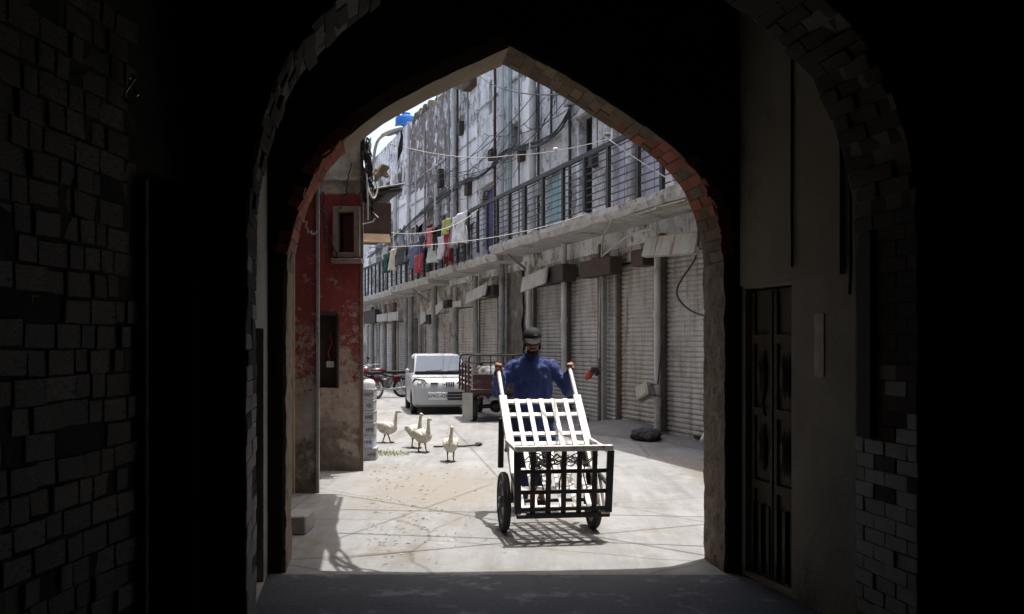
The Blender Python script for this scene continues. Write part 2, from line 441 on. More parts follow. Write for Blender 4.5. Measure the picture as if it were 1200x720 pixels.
M_['shutter'] = mat('grey roller shutter', (0.50, 0.475, 0.445), (0.41, 0.39, 0.365), 2.5, 0.6, 0.15, 40, metallic=0.15,
    streak=[((0.26, 0.235, 0.205), 1.6, 0.57, (3.0, 1, 0.5), 0.10), ((0.10, 0.085, 0.07), 9.0, 0.69, (1, 1, 0.7), 0.03), ((0.30, 0.28, 0.26), 3.0, 0.60, (1, 1, 3), 0.06), ((0.17, 0.12, 0.085), 2.2, 0.63, (4.0, 1, 0.35), 0.05)], rnd=0.22)
M_['shutter_brown'] = mat('brownish roller shutter', (0.46, 0.425, 0.385), (0.38, 0.35, 0.315), 2.5, 0.65, 0.15, 40, metallic=0.1,
    streak=[((0.19, 0.14, 0.10), 1.4, 0.58, (3.0, 1, 0.4), 0.09), ((0.41, 0.38, 0.34), 2.5, 0.62, (1, 1, 2), 0.06)], rnd=0.1)
M_['post'] = mat('rusty post', (0.17, 0.135, 0.105), (0.095, 0.075, 0.06), 6, 0.8, 0.4, 40)
M_['pipe'] = mat('white drain pipe', (0.52, 0.52, 0.50), (0.40, 0.39, 0.37), 2.0, 0.6, 0.15, 40, c3=(0.22, 0.20, 0.17), thr=0.64, s3=3)
M_['pipe_grey'] = mat('grey drain pipe', (0.30, 0.30, 0.28), (0.20, 0.19, 0.175), 3.0, 0.7, 0.2, 40, c3=(0.12, 0.10, 0.085), thr=0.62, s3=4)
M_['board'] = mat('pale board', (0.42, 0.40, 0.35), (0.33, 0.31, 0.27), 3, 0.8, 0.2, 40, streak=[((0.20, 0.13, 0.08), 1.8, 0.60, (5, 5, 0.5), 0.06)])
M_['board_dark'] = mat('dark board', (0.045, 0.037, 0.032), (0.03, 0.026, 0.023), 4, 0.7, 0.3, 40)
M_['rust_brown'] = mat('rusty sheet', (0.075, 0.045, 0.032), (0.045, 0.03, 0.024), 5, 0.85, 0.4, 40)
M_['dark_glass'] = mat('dark pane', (0.015, 0.017, 0.02), (0.02, 0.02, 0.022), 5, 0.12, 0.0, spec=0.5)
M_['dark_room'] = mat('dark interior', (0.012, 0.011, 0.010), (0.02, 0.018, 0.016), 5, 0.95, 0.0)
M_['frame'] = mat('weathered window frame', (0.22, 0.19, 0.16), (0.13, 0.11, 0.09), 8, 0.85, 0.4, 50)
M_['white_plaster'] = mat('whitewashed patch', (0.80, 0.79, 0.77), (0.68, 0.67, 0.65), 2.5, 0.9, 0.5, 30, c3=(0.30, 0.28, 0.255), thr=0.66, s3=2.6, streak=[((0.45, 0.43, 0.40), 1.6, 0.60, (4, 1, .4), .08)])
M_['grey_plaster'] = old_wall('grey cement render', (0.42, 0.415, 0.405), (0.17, 0.165, 0.155), (0.18, 0.14, 0.115), 0.62, 0.55, 1.6, seed=17.0)
_unused = mat('whitewashed patch', (0.62, 0.625, 0.635), (0.50, 0.505, 0.515), 2.0, 0.9, 0.3, 40, c3=(0.20, 0.19, 0.18), thr=0.66, s3=2.4)
M_['teal_cloth'] = mat('pale teal cloth', (0.32, 0.46, 0.47), (0.24, 0.37, 0.38), 4, 0.9, 0.2, 60)
M_['purple'] = mat('purple door paint', (0.085, 0.075, 0.24), (0.06, 0.055, 0.17), 4, 0.6, 0.2, 50)
M_['lavender'] = mat('lavender paint', (0.46, 0.455, 0.53), (0.38, 0.375, 0.44), 4, 0.7, 0.2, 50)
M_['cable'] = mat('black cable', (0.018, 0.018, 0.018), (0.03, 0.028, 0.027), 9, 0.6, 0)
M_['cable_white'] = mat('white cable', (0.46, 0.45, 0.43), (0.36, 0.35, 0.33), 9, 0.6, 0)
M_['white_metal'] = mat('scuffed white metal', (0.60, 0.60, 0.59), (0.50, 0.50, 0.49), 6, 0.5, 0.2, 60, streak=[((0.24, 0.20, 0.165), 11, 0.62, (1, 1, 1), 0.03), ((0.40, 0.38, 0.35), 5, 0.58, (1, 1, 1), 0.05)], metallic=0.0)
M_['rubber'] = mat('dusty rubber', (0.022, 0.021, 0.02), (0.04, 0.037, 0.034), 10, 0.85, 0.3, 60)
M_['rim'] = mat('grey metal rim', (0.22, 0.22, 0.22), (0.14, 0.135, 0.13), 8, 0.5, 0.2, 50, metallic=0.5)
M_['chrome'] = mat('bright metal', (0.6, 0.6, 0.6), (0.5, 0.5, 0.5), 8, 0.25, 0.0, metallic=0.9)
M_['car_white'] = mat('white car paint', (0.40, 0.41, 0.43), (0.36, 0.37, 0.39), 3, 0.28, 0.0, spec=0.5)
M_['glass'] = mat('windscreen glass', (0.085, 0.10, 0.13), (0.10, 0.12, 0.15), 1.2, 0.03, 0.0, spec=0.06)
M_['lamp_glass'] = mat('headlamp glass', (0.30, 0.29, 0.29), (0.20, 0.19, 0.19), 12, 0.12, 0.3, 30, spec=0.6)
M_['plate'] = mat('plate white', (0.66, 0.66, 0.63), (0.6, 0.6, 0.58), 6, 0.5, 0)
M_['maroon'] = mat('maroon truck paint', (0.065, 0.024, 0.025), (0.045, 0.02, 0.02), 7, 0.6, 0.25, 50, c3=(0.16, 0.12, 0.10), thr=0.62, s3=9)
M_['dust_flap'] = mat('dusty pale flap', (0.42, 0.41, 0.37), (0.30, 0.29, 0.26), 5, 0.85, 0.2, 50)
M_['sack'] = mat('white woven sack', (0.26, 0.26, 0.25), (0.14, 0.137, 0.13), 7, 0.85, 0.5, 40)
M_['moto_red'] = mat('red tank paint', (0.10, 0.012, 0.016), (0.07, 0.01, 0.012), 4, 0.3, 0.0, spec=0.5)
M_['skin'] = mat('brown skin', (0.27, 0.14, 0.085), (0.21, 0.105, 0.065), 12, 0.55, 0.1, 80)
M_['beard'] = mat('black hair', (0.010, 0.009, 0.009), (0.018, 0.016, 0.015), 20, 0.8, 0.5, 90)
M_['kameez'] = mat('royal blue shirt cloth', (0.030, 0.054, 0.205), (0.022, 0.04, 0.155), 3, 0.75, 0.9, 22, spec=0.4, bdist=.03, stretch=(1, 1, .6))
M_['shalwar'] = mat('navy trousers cloth', (0.010, 0.017, 0.06), (0.008, 0.013, 0.045), 3, 0.7, 0.25, 120)
_k = M_['kameez'].node_tree.nodes['Principled BSDF']; _k.inputs['Sheen Weight'].default_value = 0.5; _k.inputs['Sheen Roughness'].default_value = 0.35; _k.inputs['Sheen Tint'].default_value = (.55, .65, 1, 1)
M_['cap'] = mat('black cap cloth', (0.022, 0.022, 0.024), (0.035, 0.035, 0.037), 8, 0.7, 0.3, 120)
M_['cap_grey'] = mat('grey visor cloth', (0.030, 0.030, 0.032), (0.022, 0.022, 0.024), 8, 0.8, 0.3, 120)
for _n in ('cap', 'cap_grey'): M_[_n].node_tree.nodes['Principled BSDF'].inputs['Specular IOR Level'].default_value = 0.05
M_['sandal'] = mat('brown leather', (0.06, 0.035, 0.02), (0.04, 0.025, 0.016), 8, 0.6, 0.2)
M_['goose'] = mat('off-white feathers', (0.58, 0.55, 0.485), (0.40, 0.365, 0.30), 16, 0.9, 0.9, 35, c3=(.27, .235, .18), thr=.6, s3=6)
M_['goose_grey'] = mat('greyish feathers', (0.38, 0.345, 0.285), (0.58, 0.55, 0.48), 13, 0.9, 0.6, 35)
M_['goose_leg'] = mat('dull orange skin', (0.30, 0.14, 0.05), (0.20, 0.10, 0.045), 9, 0.7, 0.2)
M_['carton'] = mat('pale carton', (0.38, 0.38, 0.38), (0.30, 0.30, 0.31), 6, 0.85, 0.2, 50)
M_['carton_blue'] = mat('pale blue carton', (0.46, 0.49, 0.60), (0.40, 0.43, 0.54), 6, 0.85, 0.2, 50)
M_['ink'] = mat('black print', (0.025, 0.025, 0.03), (0.04, 0.04, 0.045), 20, 0.8, 0)
M_['blue_plastic'] = mat('blue plastic tank', (0.02, 0.13, 0.42), (0.018, 0.10, 0.34), 3, 0.45, 0.05)
M_['lamp_white'] = mat('white lamp paint', (0.72, 0.73, 0.74), (0.6, 0.6, 0.6), 6, 0.5, 0.1)
M_['tan'] = mat('tan cardboard', (0.50, 0.37, 0.24), (0.40, 0.29, 0.19), 5, 0.9, 0.2)
M_['tarp'] = mat('dirty yellow cloth', (0.26, 0.215, 0.14), (0.17, 0.14, 0.09), 6, 0.9, 0.4)
M_['tin'] = mat('crumpled tin', (0.46, 0.45, 0.41), (0.34, 0.33, 0.29), 5, 0.35, 0.6, 12, metallic=0.7, c3=(0.16, 0.13, 0.09), thr=0.6, s3=5)
M_['orange'] = mat('orange red plastic', (0.50, 0.075, 0.03), (0.38, 0.05, 0.022), 5, 0.5, 0.2)
M_['dark_cloth'] = mat('dark grey sack', (0.055, 0.053, 0.052), (0.035, 0.034, 0.034), 6, 0.95, 0.6, 30)
M_['ramp'] = mat('grey cement ramp', (0.19, 0.187, 0.18), (0.14, 0.137, 0.132), 3, 0.95, 0.5, 30)
M_['straw'] = mat('dry twigs', (0.30, 0.25, 0.17), (0.2, 0.16, 0.1), 9, 0.9, 0)
M_['grass'] = mat('green grass', (0.19, 0.25, 0.06), (0.27, 0.29, 0.10), 6, 0.9, 0)
M_['litter'] = mat('litter scraps', (0.20, 0.165, 0.125), (0.36, 0.33, 0.28), 3, 0.9, 0)
M_['block'] = mat('pale concrete block', (0.36, 0.35, 0.32), (0.27, 0.26, 0.24), 6, 0.95, 0.5)
M_['rope'] = mat('dark rope', (0.045, 0.043, 0.042), (0.07, 0.065, 0.06), 12, 0.9, 0.2)
M_['paper'] = mat('old paper', (0.70, 0.68, 0.62), (0.5, 0.48, 0.43), 5, 0.9, 0.2)
M_['red_wall'] = peel_red('peeling red paint')
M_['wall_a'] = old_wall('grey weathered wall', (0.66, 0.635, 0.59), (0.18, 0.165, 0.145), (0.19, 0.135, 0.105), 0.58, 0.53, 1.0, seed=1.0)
M_['wall_b'] = old_wall('patched pale wall', (0.69, 0.67, 0.63), (0.19, 0.175, 0.155), (0.17, 0.13, 0.11), 0.53, 0.55, 1.3, seed=4.0)
M_['wall_c'] = old_wall('bare dark brick wall', (0.63, 0.61, 0.575), (0.14, 0.13, 0.115), (0.15, 0.115, 0.10), 0.46, 0.54, 1.8, seed=7.0)
M_['wall_d'] = old_wall('far bluish wall', (0.61, 0.60, 0.58), (0.18, 0.17, 0.155), (0.15, 0.125, 0.115), 0.55, 0.54, 1.5, seed=9.0)
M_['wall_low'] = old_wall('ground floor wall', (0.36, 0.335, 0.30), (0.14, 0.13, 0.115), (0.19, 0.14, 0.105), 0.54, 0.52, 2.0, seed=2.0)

# ================================================================== THE SETTING
g = MB()
g.add([(-220, -60, 0), (220, -60, 0), (220, 380, 0), (-220, 380, 0)], [(0, 1, 2, 3)])
kind(g.build('street_ground', M_['ground'], fix=False), 'structure')
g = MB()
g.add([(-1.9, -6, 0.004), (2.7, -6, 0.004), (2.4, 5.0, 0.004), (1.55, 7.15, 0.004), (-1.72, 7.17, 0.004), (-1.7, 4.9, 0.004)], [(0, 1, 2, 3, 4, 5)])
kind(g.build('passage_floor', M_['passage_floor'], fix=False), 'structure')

# ------------------------------------------------------------------ brick pieces (a few shared, slightly broken meshes)
def brick_mesh(i):
    rr = random.Random(100 + i)
    bm = bmesh.new(); bmesh.ops.create_cube(bm, size=1.0)
    for v in bm.verts:
        v.co += Vector((rr.uniform(-.022, .022), rr.uniform(-.015, .015), rr.uniform(-.03, .03)))
    bmesh.ops.bevel(bm, geom=list(bm.edges), offset=0.028, segments=1, affect='EDGES')
    for v in bm.verts: v.co += Vector((rr.uniform(-.012, .012), rr.uniform(-.008, .008), rr.uniform(-.012, .012)))
    me = bpy.data.meshes.new('brick'); bm.to_mesh(me); bm.free()
    return me
BRICKS = {}
def brick(parent, loc, rot, size, mname):
    k = (mname, random.randrange(5))
    if k not in BRICKS:
        me = brick_mesh(k[1]); me.materials.append(M_[mname]); BRICKS[k] = me
    o = bpy.data.objects.new('brick', BRICKS[k]); C.objects.link(o)
    o.parent = parent; o.location = loc; o.rotation_euler = rot; o.scale = size
    return o

def resample(pts, step):
    pts = [Vector(p) for p in pts]; out = []; L = 0.0; acc = 0.0
    seg = [(pts[i+1]-pts[i]).length for i in range(len(pts)-1)]
    T = sum(seg); n = max(2, int(round(T/step)))
    for k in range(n + 1):
        t = T*k/n; a = 0.0
        for i, l in enumerate(seg):
            if t <= a + l + 1e-9 or i == len(seg)-1:
                u = (t-a)/l if l else 0
                d = (pts[i+1]-pts[i]).normalized()
                out.append((pts[i].lerp(pts[i+1], min(1, u)), d, t)); break
            a += l
    return out, T

def smooth_path(pts, it=2):
    pts = [Vector(p) for p in pts]
    for _ in range(it):
        q = [pts[0]]
        for i in range(len(pts)-1):
            q.append(pts[i].lerp(pts[i+1], .25)); q.append(pts[i].lerp(pts[i+1], .75))
        q.append(pts[-1]); pts = q
    return pts

def arch_wall(name, prof, y0, y1, shift, x0, x1, ztop, m, parent):
    """solid wall between y0 and y1 with an opening; far side shifted by 'shift' in x"""
    mb = MB()
    for ya, sh, fl in ((y0, 0, 0), (y1, shift, 1)):
        vs = []; fs = []
        for p in prof: vs.append((p.x + sh, ya, p.y))
        for p in prof: vs.append((p.x + sh, ya, ztop))
        n = len(prof)
        for i in range(n-1):
            if abs(prof[i].x - prof[i+1].x) > 1e-5: fs.append((i, i+1, n+i+1, n+i))
        mb.add(vs, fs)
        mb.add([(x0, ya, 0), (prof[0].x+sh, ya, 0), (prof[0].x+sh, ya, ztop), (x0, ya, ztop)], [(0,1,2,3)])
        mb.add([(prof[-1].x+sh, ya, 0), (x1, ya, 0), (x1, ya, ztop), (prof[-1].x+sh, ya, ztop)], [(0,1,2,3)])
    for i in range(len(prof)-1):
        a, b = prof[i], prof[i+1]
        mb.add([(a.x, y0, a.y), (b.x, y0, b.y), (b.x+shift, y1, b.y), (a.x+shift, y1, a.y)], [(0,1,2,3)])
    mb.add([(x0, y0, ztop), (x1, y0, ztop), (x1, y1, ztop), (x0, y1, ztop)], [(0,1,2,3)])
    return mb.build(name, m, parent, fix=False)

def offset_profile(prof, d):
    out = []
    for i, p in enumerate(prof):
        a = prof[max(0, i-1)]; b = prof[min(len(prof)-1, i+1)]
        t = (b-a).normalized(); nrm = Vector((-t.y, t.x))     # path goes left base -> apex -> right base, outward = left of travel
        q = p + nrm*d
        if i in (0, len(prof)-1): q.y = p.y
        out.append(q)
    for i in range(1, len(out)):
        if out[i].x < out[i-1].x: out[i].x = out[i-1].x
    return out

# ------------------------------------------------------------------ the pointed gate arch towards the street
GD, GF, GSH = 7.22, 7.70, -0.06
ppm = FPX/GD
gp_px = [(333, 672), (334, 500), (334, 360), (336, 312), (342, 275), (352, 240), (370, 202), (390, 175), (430, 139), (467, 115), (527, 85), (596, 54),
         (647, 80), (677, 97), (707, 117), (740, 138), (780, 165), (807, 189), (827, 217), (840, 252), (848, 292), (850, 350), (850, 500), (850, 672)]
gprof = [Vector(((x-600)/ppm, max(0.0, CAM_H + (HOR-y)/ppm))) for x, y in gp_px]
gprof[0].y = 0; gprof[-1].y = 0
gate = thing('gate_arch', 'pointed brick gate arch at the end of the dark passage, framing the sunlit street', 'arch', (0, GD, 0))
groot = gate
def loc_gate(p): return p
gl = smooth_path([Vector((p.x, p.y)) for p in gprof[:12]], 2) + smooth_path([Vector((p.x, p.y)) for p in gprof[11:]], 2)[1:]
API = len(smooth_path([Vector((p.x, p.y)) for p in gprof[:12]], 2))-1
go_ = offset_profile(gl, 0.02)
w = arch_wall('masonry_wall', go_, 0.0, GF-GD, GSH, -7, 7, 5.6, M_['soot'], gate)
arch_wall('street_face', offset_profile(gl, .012), GF-GD+.002, GF-GD+.03, 0.0, -7, 7, 5.6, M_['wall_low'], gate).location.x = GSH  # pale skin added on the unseen street side to bounce light back
# outer skin of the gateway building on the street side
mb = MB(); mb.box(-7, 7, 0.0, GF-GD+.03, 5.603, 8.6); mb.build('upper_wall', M_['wall_low'], gate)
# mortar bed, bricks lining the opening: courses across the arch, two or three bricks through the depth
def bed_strip(path, parent, name, m, off, y0, y1, shift, full, amp, seed):
    mb = MB(); rings = []
    for (p, t, tt) in path:
        nrm = Vector((-t.y, t.x)); rg_ = []
        for q in range(7):
            f = q/6; j = amp*noise.noise(Vector((tt*7, f*3.5, seed))) + amp*.6*noise.noise(Vector((tt*19, f*9, seed)))
            a_ = p + nrm*(off+j); yy = y0+(y1-y0)*f; rg_.append(Vector((a_.x+shift*yy/full, yy, a_.y)))
        for q in (6, 0):
            a_ = p + nrm*(off+.07); yy = y0+(y1-y0)*q/6; rg_.append(Vector((a_.x+shift*yy/full, yy, a_.y)))
        rings.append(rg_)
    mb.loft(rings); return mb.build(name, m, parent)
sm, T = resample(gl, 0.082)
fine, _ = resample(gl, 0.03)
apexT = sum((gl[i+1]-gl[i]).length for i in range(API))
bed_strip(fine, gate, 'mortar_bed', M_['mortar_bed'], .006, .012, .478, GSH, .48, .005, 1)
bed_strip([q for q in fine if q[2] < 2.15], gate, 'jamb_plaster', M_['jamb_plaster'], -.008, .008, .482, GSH, .48, .011, 2)
bed_strip([q for q in fine if q[2] > T-2.2], gate, 'jamb_plaster', M_['jamb_plaster'], -.002, .008, .482, GSH, .48, .012, 3)
rb = random.Random(5)
GPHI = -math.atan(GSH/.48)
for k, (p, t, tt) in enumerate(sm[:-1]):
    q = (sm[k+1][0] + p)/2
    ang = math.atan2(t.y, t.x); nrm = Vector((-t.y, t.x))
    left = tt < apexT
    if left and tt > apexT - 1.32: continue            # under the plaster band
    frac = tt/apexT if left else (T-tt)/(T-apexT)
    redzone = (0.52 < frac < 0.74) if left else (0.56 < frac < 0.76)
    cuts = [0.014, 0.24, 0.478] if k % 2 else [0.014, 0.13, 0.36, 0.478]
    for i in range(len(cuts)-1):
        a, b = cuts[i], cuts[i+1]
        cy = (a+b)/2; depth = 0.075
        out = rb.uniform(-0.001, 0.006)
        if rb.random() < .04: out = .022
        c = q + nrm*(depth/2 + out)
        mn = 'brick_red' if redzone and rb.random() < 0.85 else ('brick_red' if rb.random() < 0.05 else 'brick_dusty')
        brick(gate, (c.x + GSH*cy/0.48, cy, c.y), (rb.uniform(-.012, .012), -ang + rb.uniform(-.02, .02), GPHI + rb.uniform(-.010, .010)),
              (0.081*rb.uniform(.90, 1.0), (b-a)-0.004, depth), mn)
# broken brick ends standing out round the haunches, seen against the dark wall face
for side in (0, 1):
    seg = [(p, t, tt) for (p, t, tt) in sm if ((0.50 < tt/apexT < 0.80) if side == 0 else (0.5 < (T-tt)/(T-apexT) < 0.72))]
    for (p, t, tt) in seg[::1]:
        if rb.random() < 0.30: continue
        nrm = Vector((-t.y, t.x)); c = p + nrm*rb.uniform(0.03, 0.06)
        brick(gate, (c.x, 0.012, c.y), (rb.uniform(-.2, .2), -math.atan2(t.y, t.x)+rb.uniform(-.3, .3), rb.uniform(-.2, .2)),
              (0.075, rb.uniform(.05, .08), rb.uniform(.07, .10)), 'brick_red')
# plaster band on the left of the crown
mb = MB(); rings = []
bandpts = [(p, t) for (p, t, tt) in resample(gl, 0.03)[0] if apexT - 1.36 < tt < apexT - 0.0]
for (p, t) in bandpts:
    nrm = Vector((-t.y, t.x))
    jit = 0.006*noise.noise(Vector((p.x*9, p.y*9, 1)))
    a = p - nrm*(0.012+jit); b = p + nrm*0.09
    rings.append([Vector((a.x, -0.006, a.y)), Vector((b.x, -0.006, b.y)), Vector((b.x+GSH, 0.486, b.y)), Vector((a.x+GSH, 0.486, a.y))])
mb.loft(rings); mb.build('plaster_band', M_['arch_plaster'], gate)

# ------------------------------------------------------------------ the wider inner arch nearer the camera
RN, RF = 4.80, 5.40
rpm = FPX/RF
half = [(300, 763), (300, 500), (300, 300), (303, 240), (313, 187), (330, 133), (352, 90), (390, 50), (440, 7), (500, -32), (570, -66), (650, -92)]
rl = [(x, y) for x, y in half] + [(1300-x, y) for x, y in half[::-1][1:]]
rprof = [Vector(((x-600)/rpm + 0.105, max(0, CAM_H + (HOR-y)/rpm))) for x, y in rl]
rprof[0].y = rprof[-1].y = 0
ring = thing('inner_arch', 'broad crumbling brick arch inside the dark passage, in front of the gate arch', 'arch', (0, RN, 0))
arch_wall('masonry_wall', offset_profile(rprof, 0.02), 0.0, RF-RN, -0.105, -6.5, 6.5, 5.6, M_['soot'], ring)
sm2, T2 = resample(rprof, 0.076)
bed_strip(resample(rprof, .05)[0], ring, 'mortar_bed', M_['dim_plaster'], .006, .012, .588, -.105, .6, .004, 6)
for k, (p, t, tt) in enumerate(sm2[:-1]):
    q = (sm2[k+1][0]+p)/2
    if q.y > 3.75: continue
    ang = math.atan2(t.y, t.x); nrm = Vector((-t.y, t.x))
    right = tt > T2/2
    if q.y > 2.3: cuts = [0.015, 0.3, 0.585] if k % 2 else [0.015, 0.15, 0.42, 0.585]
    elif not right: cuts = [0.015, 0.3, 0.585]
    else: cuts = [0.015, 0.2, 0.4, 0.585] if k % 2 else [0.015, 0.1, 0.3, 0.5, 0.585]
    for i in range(len(cuts)-1):
        a, b = cuts[i], cuts[i+1]; cy = (a+b)/2
        if right and cy > 0.36 and 1.12 < q.y < 2.2: continue           # the narrow slot beside the plaster
        rough_ = q.y > 2.3
        out = rb.uniform(-.012, .016) if rough_ else rb.uniform(.001, .008)
        if rb.random() < (0.08 if rough_ else 0.02): continue
        c = q + nrm*(0.05+out)
        mn = 'brick_mid' if rb.random() < .95 - max(0, q.y-.6)*.62 else 'brick_soot'  # lighter copy low where light reaches, shaded copy more often higher up
        j = .07 if rough_ else .012
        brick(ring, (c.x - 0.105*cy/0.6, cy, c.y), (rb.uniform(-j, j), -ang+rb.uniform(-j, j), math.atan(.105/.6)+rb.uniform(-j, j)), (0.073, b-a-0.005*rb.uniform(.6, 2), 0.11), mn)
mb = MB(); mb.box(1.905-0.105*0.75-0.015, 1.905-0.105*0.7+0.02, 0.38, 0.598, 1.14, 2.19); mb.build('slot_shutter', M_['dark_room'], ring)  # dark panel standing in for the shade inside the shallow slot

# ------------------------------------------------------------------ passage walls
def plan_wall(mb, a, b, z0, z1, th, openings=()):
    """vertical wall between plan points a and b, thickness th to the left of a->b; openings = (u0,u1,z0,z1) in metres along it"""
    a = Vector((a[0], a[1], 0)); b = Vector((b[0], b[1], 0)); L = (b-a).length; t = (b-a).normalized(); n = Vector((-t.y, t.x, 0))
    us = sorted({0, L, *[o[0] for o in openings], *[o[1] for o in openings]}); zs = sorted({z0, z1, *[o[2] for o in openings], *[o[3] for o in openings]})
    for i in range(len(us)-1):
        for j in range(len(zs)-1):
            uc = (us[i]+us[i+1])/2; zc = (zs[j]+zs[j+1])/2
            inside = any(o[0] < uc < o[1] and o[2] < zc < o[3] for o in openings)
            off = th*0.7 if inside else 0
            P = lambda u, z: a + t*u + n*off + Vector((0, 0, z))
            mb.add([P(us[i], zs[j]), P(us[i+1], zs[j]), P(us[i+1], zs[j+1]), P(us[i], zs[j+1])], [(0,1,2,3)])
    for o in openings:
        P = lambda u, z, k: a + t*u + n*k + Vector((0, 0, z))
        for (u1, z1_, u2, z2) in ((o[0], o[2], o[0], o[3]), (o[1], o[2], o[1], o[3]), (o[0], o[3], o[1], o[3]), (o[0], o[2], o[1], o[2])):
            mb.add([P(u1, z1_, 0), P(u2, z2, 0), P(u2, z2, th*.7), P(u1, z1_, th*.7)], [(0,1,2,3)])
    P = lambda u, z: a + t*u + n*th + Vector((0, 0, z))
    mb.add([P(0, z0), P(L, z0), P(L, z1), P(0, z1)], [(0,1,2,3)])
    return a, t, n, L

# right-hand bay between the arches: plaster wall with an old double door
rw = thing('passage_wall', 'plastered right-hand passage wall with an old wooden double door and a paper notice', 'wall', (1.62, 7.215, 0))
mb = MB()
a, t, n, L = plan_wall(mb, (2.02, 5.404), (1.62, 7.215), 0, 5.5, -0.5, [(1.13, 1.80, 0.03, 2.0)])
o_ = mb.build('plaster_wall', M_['pplaster'], rw, fix=False); o_.location = (-1.62, -7.215, 0)
O = Vector((1.62, 7.215, 0))
def on_rw(u, off, z): return a + t*u - n*off*(-1) + Vector((0, 0, z)) - O   # off>0 = into the passage
inw = n      # n points to the left of travel = towards the passage centre (x decreasing)
def rwM(u, off, z):
    M = Matrix.Identity(4)
    M.col[0].xyz = t; M.col[1].xyz = -inw; M.col[2].xyz = Vector((0, 0, 1)); M.col[3].xyz = a + t*u + inw*off + Vector((0, 0, z)) - O
    return M
door = MB(); 
for u0, u1 in ((1.135, 1.462), (1.468, 1.795)):
    door.box(u0, u1, 0, 0.05, 0.03, 1.99, rwM(0, -0.06, 0))
dr = door.build('door', M_['door_wood'], rw, bevel=.006)
mb = MB()
for u0, u1 in ((1.135, 1.462), (1.468, 1.795)):
    for zz in (0.62, 1.12, 1.62): mb.box(u0+.01, u1-.01, -0.02, 0.0, zz, zz+.06, rwM(0, -0.06, 0))
    for uu in (u0+.01, u1-.05): mb.box(uu, uu+.04, -0.018, 0.0, 0.05, 1.97, rwM(0, -0.06, 0))
mb.build('rail', M_['door_wood'], dr)
for u in (1.30, 1.63):
    for zz in (0.90, 1.40):
        mb = MB(); vs = []
        for k in range(12):
            th = 2*math.pi*k/12
            vs.append((abs(math.cos(th))**1.6*math.copysign(.05, math.cos(th)), -0.022, math.sin(th)*0.17))
        top = [(x*0.4, -0.045, z*0.5) for x, y, z in vs]
        mb.loft([[rwM(u, -0.06, zz) @ Vector(p) for p in vs], [rwM(u, -0.06, zz) @ Vector(p) for p in top]])
        mb.build('carved_diamond', M_['door_wood'], dr)
for i in range(6):
    mb = MB(); u = 1.16+i*0.115; mb.box(u, u+.04, -0.03, -0.002, 0.06, 0.52, rwM(0, -0.06, 0)); mb.build('grille_bar', M_['iron'], dr)
mb = MB(); mb.tube([rwM(1.455, -0.04, 1.22) @ Vector((0.0, -.06, -.08)), rwM(1.455, -0.04, 1.22) @ Vector((0, -.08, 0)), rwM(1.455, -0.04, 1.22) @ Vector((0, -.06, .08))], .012); mb.build('handle', M_['iron'], dr)
mb = MB(); mb.box(.72, .83, -0.004, 0, 1.42, 1.80, rwM(0, 0.003, 0)); mb.build('paper_notice', M_['paper'], rw)
mb = MB(); mb.box(.50, 1.82, -0.03, 0.0, 2.02, 4.6, rwM(0, 0.0, 0))
mb.build('plaster_coat', mat('upper passage plaster', (0.38, 0.352, 0.295), (0.28, 0.26, 0.22), 1.6, .9, .4, 25, c3=(.16, .145, .12), thr=.62, s3=1.1), rw)
# long crack / conduit down the plaster
mb = MB(); mb.tube([rwM(1.05, 0.04, z) @ Vector((0.02*noise.noise(Vector((z*3, 0, 0))), 0, 0)) for z in [2.1+.12*i for i in range(20)]], .008, 6); mb.build('cable_conduit', M_['cable'], rw)
mb = MB(); mb.tube([rwM(0.40, 0.02, z) @ Vector((0.02*noise.noise(Vector((z*3, 4, 0))), 0, 0)) for z in [1.9+.12*i for i in range(14)]], .010, 6); mb.build('cable_conduit', M_['cable'], rw)

# left-hand bay between the arches
lw = thing('passage_wall', 'narrow strip of plastered left-hand passage wall with a dark door, beside the gate arch', 'wall', (-1.72, 7.215, 0))
mb = MB(); O2 = Vector((-1.72, 7.215, 0))
a2, t2, n2, L2 = plan_wall(mb, (-1.72, 7.215), (-1.44, 5.404), 0, 5.5, -0.5, [(0.35, 1.25, 0.02, 1.72)])
o_ = mb.build('plaster_wall', M_['pplaster'], lw, fix=False); o_.location = -O2
mb = MB()
M2 = Matrix.Identity(4); M2.col[0].xyz = t2; M2.col[1].xyz = -n2; M2.col[2].xyz = Vector((0, 0, 1)); M2.col[3].xyz = a2 - O2
mb.box(.355, 1.245, .12, .17, .02, 1.715, M2); mb.build('door', M_['door_wood'], lw)

